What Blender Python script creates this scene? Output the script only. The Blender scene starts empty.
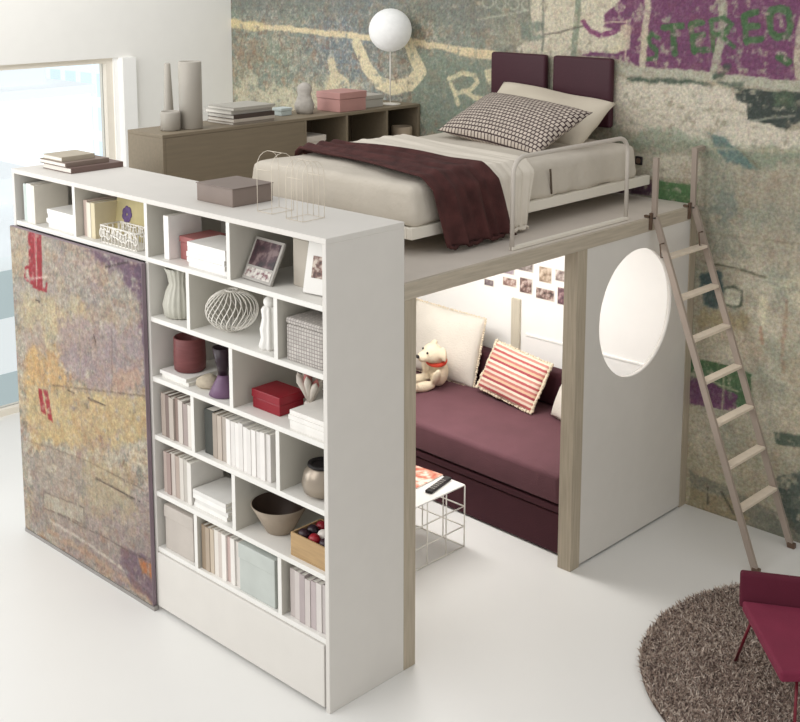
import bpy, bmesh, math, random
import numpy as np
from mathutils import Vector, Matrix, Euler
random.seed(7)
rng = np.random.RandomState(11)
PI = math.pi
C = bpy.context.scene.collection

# ------------------------------------------------------------------ colour and materials
def lin(c):
    out = []
    for v in c[:3]:
        v = v / 255.0
        out.append(v / 12.92 if v <= 0.04045 else ((v + 0.055) / 1.055) ** 2.4)
    return tuple(out) + (1.0,)

_M = {}
def base_mat(name):
    m = bpy.data.materials.new(name); m.use_nodes = True
    nt = m.node_tree
    return m, nt, nt.nodes['Principled BSDF']

def mat(name, rgb, rough=.6, var=.06, scale=8.0, bump=0.0, bscale=60.0, metal=0.0, stretch=(1, 1, 1), spec=.4, emit=0.0):
    """plain surface with a little procedural tone variation and optional bump"""
    if name in _M: return _M[name]
    m, nt, p = base_mat(name)
    N = nt.nodes; L = nt.links
    tc = N.new('ShaderNodeTexCoord'); mp = N.new('ShaderNodeMapping'); mp.inputs['Scale'].default_value = stretch
    L.new(tc.outputs['Object'], mp.inputs['Vector'])
    nz = N.new('ShaderNodeTexNoise'); nz.inputs['Scale'].default_value = scale; nz.inputs['Detail'].default_value = 5
    L.new(mp.outputs['Vector'], nz.inputs['Vector'])
    rp = N.new('ShaderNodeValToRGB')
    c = lin(rgb)
    rp.color_ramp.elements[0].position = .3; rp.color_ramp.elements[1].position = .7
    rp.color_ramp.elements[0].color = tuple(max(0, v * (1 - var)) for v in c[:3]) + (1,)
    rp.color_ramp.elements[1].color = tuple(min(1, v * (1 + var)) for v in c[:3]) + (1,)
    L.new(nz.outputs['Fac'], rp.inputs['Fac']); L.new(rp.outputs['Color'], p.inputs['Base Color'])
    p.inputs['Roughness'].default_value = rough; p.inputs['Metallic'].default_value = metal
    p.inputs['Specular IOR Level'].default_value = spec
    if bump:
        n2 = N.new('ShaderNodeTexNoise'); n2.inputs['Scale'].default_value = bscale; n2.inputs['Detail'].default_value = 4
        L.new(mp.outputs['Vector'], n2.inputs['Vector'])
        b = N.new('ShaderNodeBump'); b.inputs['Strength'].default_value = bump; b.inputs['Distance'].default_value = .01
        L.new(n2.outputs['Fac'], b.inputs['Height']); L.new(b.outputs['Normal'], p.inputs['Normal'])
    if emit:
        L.new(rp.outputs['Color'], p.inputs['Emission Color']); p.inputs['Emission Strength'].default_value = emit
    _M[name] = m
    return m

def col(rgb, rough=.65, **k):
    return mat('tone_%d_%d_%d_%d' % (rgb[0], rgb[1], rgb[2], int(rough * 100)), rgb, rough, **k)

def weave_mat(name, rgb, dark, sx, sy, bump=.5, mortar=.06, offset=.5):
    """woven / knitted / gridded pattern in UV space"""
    m, nt, p = base_mat(name); N = nt.nodes; L = nt.links
    tc = N.new('ShaderNodeTexCoord'); mp = N.new('ShaderNodeMapping'); mp.inputs['Scale'].default_value = (sx, sy, 1)
    L.new(tc.outputs['UV'], mp.inputs['Vector'])
    br = N.new('ShaderNodeTexBrick'); br.inputs['Scale'].default_value = 1.0
    br.inputs['Color1'].default_value = lin(rgb); br.inputs['Color2'].default_value = lin(tuple(v * .9 for v in rgb))
    br.inputs['Mortar'].default_value = lin(dark); br.inputs['Mortar Size'].default_value = mortar
    br.inputs['Mortar Smooth'].default_value = .5; br.inputs['Brick Width'].default_value = 1; br.inputs['Row Height'].default_value = 1
    br.offset = offset
    L.new(mp.outputs['Vector'], br.inputs['Vector']); L.new(br.outputs['Color'], p.inputs['Base Color'])
    b = N.new('ShaderNodeBump'); b.inputs['Strength'].default_value = bump; b.inputs['Distance'].default_value = .01; b.invert = True
    L.new(br.outputs['Fac'], b.inputs['Height']); L.new(b.outputs['Normal'], p.inputs['Normal'])
    p.inputs['Roughness'].default_value = .85
    return m

def stripe_mat(name, cols, n, axis='Y'):
    """stripes across UV"""
    m, nt, p = base_mat(name); N = nt.nodes; L = nt.links
    tc = N.new('ShaderNodeTexCoord'); sp = N.new('ShaderNodeSeparateXYZ'); L.new(tc.outputs['UV'], sp.inputs[0])
    nz = N.new('ShaderNodeTexNoise'); nz.inputs['Scale'].default_value = 30; L.new(tc.outputs['UV'], nz.inputs['Vector'])
    ad = N.new('ShaderNodeMath'); ad.operation = 'MULTIPLY_ADD'; ad.inputs[1].default_value = .02
    L.new(nz.outputs['Fac'], ad.inputs[0]); L.new(sp.outputs[axis], ad.inputs[2])
    mu = N.new('ShaderNodeMath'); mu.operation = 'MULTIPLY'; mu.inputs[1].default_value = n; L.new(ad.outputs[0], mu.inputs[0])
    fr = N.new('ShaderNodeMath'); fr.operation = 'FRACT'; L.new(mu.outputs[0], fr.inputs[0])
    rp = N.new('ShaderNodeValToRGB'); rp.color_ramp.interpolation = 'CONSTANT'
    e = rp.color_ramp.elements
    while len(e) < len(cols): e.new(.5)
    for i, c in enumerate(cols): e[i].position = i / len(cols); e[i].color = lin(c)
    L.new(fr.outputs[0], rp.inputs['Fac']); L.new(rp.outputs['Color'], p.inputs['Base Color'])
    b = N.new('ShaderNodeBump'); b.inputs['Strength'].default_value = .3; b.inputs['Distance'].default_value = .005
    n2 = N.new('ShaderNodeTexNoise'); n2.inputs['Scale'].default_value = 150; L.new(tc.outputs['UV'], n2.inputs['Vector'])
    L.new(n2.outputs['Fac'], b.inputs['Height']); L.new(b.outputs['Normal'], p.inputs['Normal'])
    p.inputs['Roughness'].default_value = .9
    return m

def photo_mat(name, dark, light, accent, scale):
    """a printed snapshot: cloudy patches of tones"""
    m, nt, p = base_mat(name); N = nt.nodes; L = nt.links
    tc = N.new('ShaderNodeTexCoord')
    nz = N.new('ShaderNodeTexNoise'); nz.inputs['Scale'].default_value = scale; nz.inputs['Detail'].default_value = 3
    L.new(tc.outputs['Object'], nz.inputs['Vector'])
    rp = N.new('ShaderNodeValToRGB'); e = rp.color_ramp.elements
    e[0].position = .38; e[0].color = lin(dark); e[1].position = .62; e[1].color = lin(light)
    a = e.new(.5); a.color = lin(accent)
    L.new(nz.outputs['Fac'], rp.inputs['Fac']); L.new(rp.outputs['Color'], p.inputs['Base Color'])
    p.inputs['Roughness'].default_value = .45
    return m

def paint_mat(name, grain=130, gs=.5, rough=.8, var=1.0):
    """colour attribute painted per vertex, broken up by procedural grain"""
    m, nt, p = base_mat(name); N = nt.nodes; L = nt.links
    at = N.new('ShaderNodeAttribute'); at.attribute_name = 'paint'
    tc = N.new('ShaderNodeTexCoord')
    nz = N.new('ShaderNodeTexNoise'); nz.inputs['Scale'].default_value = grain; nz.inputs['Detail'].default_value = 6; nz.inputs['Roughness'].default_value = .7
    L.new(tc.outputs['Object'], nz.inputs['Vector'])
    mr = N.new('ShaderNodeMapRange'); mr.inputs['From Min'].default_value = .25; mr.inputs['From Max'].default_value = .75
    mr.inputs['To Min'].default_value = 1 - gs; mr.inputs['To Max'].default_value = 1 + gs
    L.new(nz.outputs['Fac'], mr.inputs['Value'])
    mx = N.new('ShaderNodeMix'); mx.data_type = 'RGBA'; mx.blend_type = 'MULTIPLY'; mx.inputs['Factor'].default_value = 1
    L.new(at.outputs['Color'], mx.inputs['A'])
    # slight hue flecks
    nz2 = N.new('ShaderNodeTexNoise'); nz2.inputs['Scale'].default_value = grain * .8; nz2.inputs['Detail'].default_value = 3
    L.new(tc.outputs['Object'], nz2.inputs['Vector'])
    hm = N.new('ShaderNodeMix'); hm.data_type = 'RGBA'; hm.inputs['Factor'].default_value = .12 * var; hm.blend_type = 'OVERLAY'
    L.new(nz2.outputs['Color'], hm.inputs['B'])
    L.new(mr.outputs['Result'], mx.inputs['B']); L.new(mx.outputs['Result'], hm.inputs['A'])
    L.new(hm.outputs['Result'], p.inputs['Base Color'])
    p.inputs['Roughness'].default_value = rough
    return m

# ------------------------------------------------------------------ mesh helpers
def nb(): return bmesh.new()

def box(bm, x0, x1, y0, y1, z0, z1, bev=0.0, seg=2, mi=0, rot=None, about=None):
    if x1 < x0: x0, x1 = x1, x0
    vs = [bm.verts.new((x, y, z)) for z in (z0, z1) for y in (y0, y1) for x in (x0, x1)]
    fi = [(0, 2, 3, 1), (4, 5, 7, 6), (0, 1, 5, 4), (2, 6, 7, 3), (0, 4, 6, 2), (1, 3, 7, 5)]
    fs = [bm.faces.new([vs[i] for i in f]) for f in fi]
    for f in fs: f.material_index = mi
    new = vs
    if bev > 0:
        es = list({e for f in fs for e in f.edges})
        r = bmesh.ops.bevel(bm, geom=es, offset=bev, segments=seg, profile=.5, affect='EDGES')
        new = list({v for f in r['faces'] for v in f.verts} | {v for v in vs if v.is_valid})
        for f in r['faces']: f.material_index = mi
    if rot is not None:
        bmesh.ops.transform(bm, matrix=Matrix.Translation(about) @ rot @ Matrix.Translation(-Vector(about)), verts=new)
    return bm

def lathe(bm, prof, seg=24, cx=0, cy=0, cz=0, mi=0, ribs=0, ribamp=0.0, cap=True):
    """prof: list of (r, z) from bottom to top"""
    rings = []
    for r, z in prof:
        ring = []
        for k in range(seg):
            a = 2 * PI * k / seg
            rr = r * (1 + (ribamp * math.cos(ribs * a) if ribs else 0))
            ring.append(bm.verts.new((cx + rr * math.cos(a), cy + rr * math.sin(a), cz + z)))
        rings.append(ring)
    for i in range(len(rings) - 1):
        for k in range(seg):
            f = bm.faces.new((rings[i][k], rings[i][(k + 1) % seg], rings[i + 1][(k + 1) % seg], rings[i + 1][k])); f.material_index = mi; f.smooth = True
    if cap:
        f = bm.faces.new(list(reversed(rings[0]))); f.material_index = mi
        f = bm.faces.new(rings[-1]); f.material_index = mi
    return bm

def tube(bm, pts, r, seg=8, mi=0, closed=False, cap=True):
    P = [Vector(p) for p in pts]; n = len(P)
    rad = r if isinstance(r, (list, tuple)) else [r] * n
    rings = []; up = None
    for i in range(n):
        if closed: t = (P[(i + 1) % n] - P[i - 1])
        else: t = P[min(i + 1, n - 1)] - P[max(i - 1, 0)]
        t.normalize()
        if up is None:
            up = Vector((0, 0, 1)) if abs(t.z) < .9 else Vector((1, 0, 0))
        a = t.cross(up)
        if a.length < 1e-6: a = t.cross(Vector((0, 1, 0)))
        a.normalize(); b = a.cross(t).normalized(); up = b
        rings.append([bm.verts.new(P[i] + rad[i] * (math.cos(2 * PI * k / seg) * a + math.sin(2 * PI * k / seg) * b)) for k in range(seg)])
    m = n if closed else n - 1
    for i in range(m):
        A, B = rings[i], rings[(i + 1) % n]
        for k in range(seg):
            try:
                f = bm.faces.new((A[k], A[(k + 1) % seg], B[(k + 1) % seg], B[k])); f.smooth = True; f.material_index = mi
            except ValueError: pass
    if cap and not closed:
        try: bm.faces.new(list(reversed(rings[0]))); bm.faces.new(rings[-1])
        except ValueError: pass
    return bm

def bar(bm, a, b, w, h, up=(0, 0, 1), mi=0):
    """rectangular bar from a to b, w across, h along 'up'"""
    a = Vector(a); b = Vector(b); t = (b - a).normalized(); up = Vector(up)
    s = t.cross(up).normalized(); u = s.cross(t).normalized()
    vs = []
    for p in (a, b):
        for i, j in ((-1, -1), (1, -1), (1, 1), (-1, 1)):
            vs.append(bm.verts.new(p + s * (i * w / 2) + u * (j * h / 2)))
    for f in ((0, 1, 2, 3), (7, 6, 5, 4), (0, 4, 5, 1), (1, 5, 6, 2), (2, 6, 7, 3), (3, 7, 4, 0)):
        bm.faces.new([vs[i] for i in f]).material_index = mi
    return bm

def ellipsoid(bm, c, r, u=20, v=12, rot=None):
    M = Matrix.Translation(c) @ (rot if rot else Matrix.Identity(4)) @ Matrix.Diagonal((r[0], r[1], r[2], 1))
    res = bmesh.ops.create_uvsphere(bm, u_segments=u, v_segments=v, radius=1, matrix=M)
    for vv in res['verts']:
        for f in vv.link_faces: f.smooth = True
    return bm

def cushion(bm, w, h, t, n=28, exp=.55, wob=.0, pinch=.04, seed=0):
    """closed pillow in the local XY plane, thickness along Z, UV = 0..1"""
    uvl = bm.loops.layers.uv.verify()
    r = random.Random(seed)
    ph = [r.uniform(0, 6.28) for _ in range(6)]
    grid = {}
    for s in (1, -1):
        for i in range(n + 1):
            for j in range(n + 1):
                a = -1 + 2 * i / n; b = -1 + 2 * j / n
                edge = i in (0, n) or j in (0, n)
                if edge and s == -1: grid[(s, i, j)] = grid[(1, i, j)]; continue
                k = ((1 - a * a) * (1 - b * b)) ** exp if not edge else 0
                px = a * w / 2 * (1 - pinch * (1 - b * b) * -1 * 0 - pinch * (1 - abs(b)) * abs(a))
                py = b * h / 2 * (1 - pinch * (1 - abs(a)) * abs(b))
                z = s * t / 2 * k
                if wob: z += wob * (math.sin(3.1 * a + ph[0] + 2 * b) + .6 * math.sin(5.3 * b + ph[1] - 2 * a) + .4 * math.sin(8 * a * b + ph[2])) * (k if not edge else .25)
                grid[(s, i, j)] = bm.verts.new((px, py, z))
    for s in (1, -1):
        for i in range(n):
            for j in range(n):
                q = [(i, j), (i + 1, j), (i + 1, j + 1), (i, j + 1)]
                if s < 0: q.reverse()
                vs = [grid[(s,) + t_] for t_ in q]
                try: f = bm.faces.new(vs)
                except ValueError: continue
                f.smooth = True
                for lp, (ii, jj) in zip(f.loops, q): lp[uvl].uv = (ii / n, jj / n)
    return bm

def box_uv(bm):
    """UV from the dominant axis, in metres"""
    uvl = bm.loops.layers.uv.verify()
    for f in bm.faces:
        n = f.normal if f.normal.length > 0 else Vector((0, 0, 1)); f.normal_update(); n = f.normal
        ax = max(range(3), key=lambda i: abs(n[i])); o = [i for i in range(3) if i != ax]
        for lp in f.loops: lp[uvl].uv = (lp.vert.co[o[0]], lp.vert.co[o[1]])
    return bm

def link(name, bm, mats, parent=None, loc=None, rot=None, smooth=False):
    me = bpy.data.meshes.new(name)
    bmesh.ops.recalc_face_normals(bm, faces=bm.faces)
    bm.to_mesh(me); bm.free()
    if not isinstance(mats, (list, tuple)): mats = [mats]
    for m in mats: me.materials.append(m)
    o = bpy.data.objects.new(name, me); C.objects.link(o)
    if smooth:
        for p in me.polygons: p.use_smooth = True
    if parent: o.parent = parent
    if loc is not None: o.location = loc
    if rot is not None: o.rotation_euler = rot
    return o

def tag(o, label, cat, group=None):
    o['label'] = label; o['category'] = cat
    if group: o['group'] = group
    return o

def thing(name, label, cat, loc=(0, 0, 0), rot=(0, 0, 0), group=None):
    o = bpy.data.objects.new(name, None); C.objects.link(o)
    o.location = loc; o.rotation_euler = rot; o.empty_display_size = .1
    return tag(o, label, cat, group)

def struct(name, bm, m, parent=None, **k):
    o = link(name, bm, m, parent, **k)
    if parent is None: o['kind'] = 'structure'
    return o

ORD = ['first', 'second', 'third', 'fourth', 'fifth', 'sixth', 'seventh', 'eighth', 'ninth', 'tenth', 'eleventh', 'twelfth']

# ------------------------------------------------------------------ painted surfaces (numpy)
def vnoise(X, Y, f, seed):
    r = np.random.RandomState(seed); T = r.rand(256, 256)
    x = X * f + 57.3; y = Y * f + 91.7
    xi = np.floor(x).astype(int); yi = np.floor(y).astype(int); u = x - xi; v = y - yi
    u = u * u * (3 - 2 * u); v = v * v * (3 - 2 * v)
    g = lambda a, b: T[a % 256, b % 256]
    return (g(xi, yi) * (1 - u) + g(xi + 1, yi) * u) * (1 - v) + (g(xi, yi + 1) * (1 - u) + g(xi + 1, yi + 1) * u) * v
def fbm(X, Y, f, seed, o=4):
    s = 0; a = .5; t = 0
    for i in range(o): s = s + a * vnoise(X, Y, f * 2 ** i, seed + i); t += a; a *= .55
    return s / t
def seg_dist(X, Z, pts):
    d = np.full(X.shape, 1e9)
    for (x0, z0), (x1, z1) in zip(pts[:-1], pts[1:]):
        dx, dz = x1 - x0, z1 - z0; L2 = dx * dx + dz * dz + 1e-12
        t = np.clip(((X - x0) * dx + (Z - z0) * dz) / L2, 0, 1)
        d = np.minimum(d, np.hypot(X - x0 - t * dx, Z - z0 - t * dz))
    return d
def inside(X, Z, pts):
    r = np.zeros(X.shape, bool); n = len(pts)
    for i in range(n):
        x0, z0 = pts[i]; x1, z1 = pts[(i + 1) % n]
        if z0 == z1: continue
        c = ((z0 > Z) != (z1 > Z)) & (X < (x1 - x0) * (Z - z0) / (z1 - z0) + x0)
        r ^= c
    return r
def flecks(c, X, Z, seed, k=1.0):
    # worn ink: sharp-edged specks and blotches of several tones
    for i, (f, th, rgb, a) in enumerate([(14, .64, (150, 112, 86), .5), (17, .65, (88, 96, 92), .5), (26, .63, (204, 198, 180), .5), (46, .62, (116, 88, 76), .5), (50, .62, (210, 202, 184), .5), (44, .62, (100, 112, 108), .5)]):
        m = np.clip((fbm(X, Z, f, seed + 11 * i, 3) - th) * 16, 0, 1) * a * k
        c = c * (1 - m[:, None]) + np.array(rgb, float)[None] * m[:, None]
    return c
def paint(colr, X, Z, ops, seed):
    n1 = fbm(X, Z, 9, seed, 5) - .5; n2 = fbm(X, Z, 9, seed + 50, 5) - .5; n3 = fbm(X, Z, 26, seed + 90, 4); n1 = n1 + .5 * (fbm(X, Z, 38, seed + 20, 3) - .5); n2 = n2 + .5 * (fbm(X, Z, 38, seed + 70, 3) - .5)
    for k, c, a, rough, w, pts in ops:
        xs = [p[0] for p in pts]; zs = [p[1] for p in pts]; pad = w + rough * 6 + .02
        sel = (X > min(xs) - pad) & (X < max(xs) + pad) & (Z > min(zs) - pad) & (Z < max(zs) + pad)
        if not sel.any(): continue
        xx = X[sel] + n1[sel] * rough * 2.2; zz = Z[sel] + n2[sel] * rough * 2.2
        if k == 'p':
            d = seg_dist(xx, zz, pts + [pts[0]]); d = np.where(inside(xx, zz, pts), -d, d)
        else: d = seg_dist(xx, zz, pts) - w / 2
        soft = max(.004, rough * .4)
        m = np.clip(.5 - d / soft * .5, 0, 1) * a
        m = m * np.clip(.9 + (n3[sel] - .40) * 4.5, .15, 1)
        colr[sel] = colr[sel] * (1 - m[:, None]) + np.array(c, float)[None] * m[:, None]
    return colr
def painted_sheet(name, xs, zs, fn, m, y, parent=None):
    X, Z = np.meshgrid(xs, zs); nx, nz = len(xs), len(zs)
    co = np.stack([X, np.full_like(X, y), Z], -1).reshape(-1, 3)
    i = np.arange(nx * nz).reshape(nz, nx)
    F = np.stack([i[:-1, :-1], i[:-1, 1:], i[1:, 1:], i[1:, :-1]], -1).reshape(-1, 4)
    me = bpy.data.meshes.new(name)
    me.vertices.add(len(co)); me.vertices.foreach_set('co', co.ravel())
    me.loops.add(F.size); me.loops.foreach_set('vertex_index', F.ravel())
    me.polygons.add(len(F)); me.polygons.foreach_set('loop_start', np.arange(0, F.size, 4)); me.polygons.foreach_set('loop_total', np.full(len(F), 4))
    me.update(); me.validate()
    colr = np.clip(fn(X.ravel(), Z.ravel()), 0, 255) / 255.0
    l = np.where(colr <= .04045, colr / 12.92, ((colr + .055) / 1.055) ** 2.4)
    at = me.color_attributes.new('paint', 'FLOAT_COLOR', 'POINT')
    at.data.foreach_set('color', np.concatenate([l, np.ones((len(l), 1))], 1).ravel())
    me.materials.append(m)
    o = bpy.data.objects.new(name, me); C.objects.link(o)
    if parent: o.parent = parent
    return o
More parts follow.
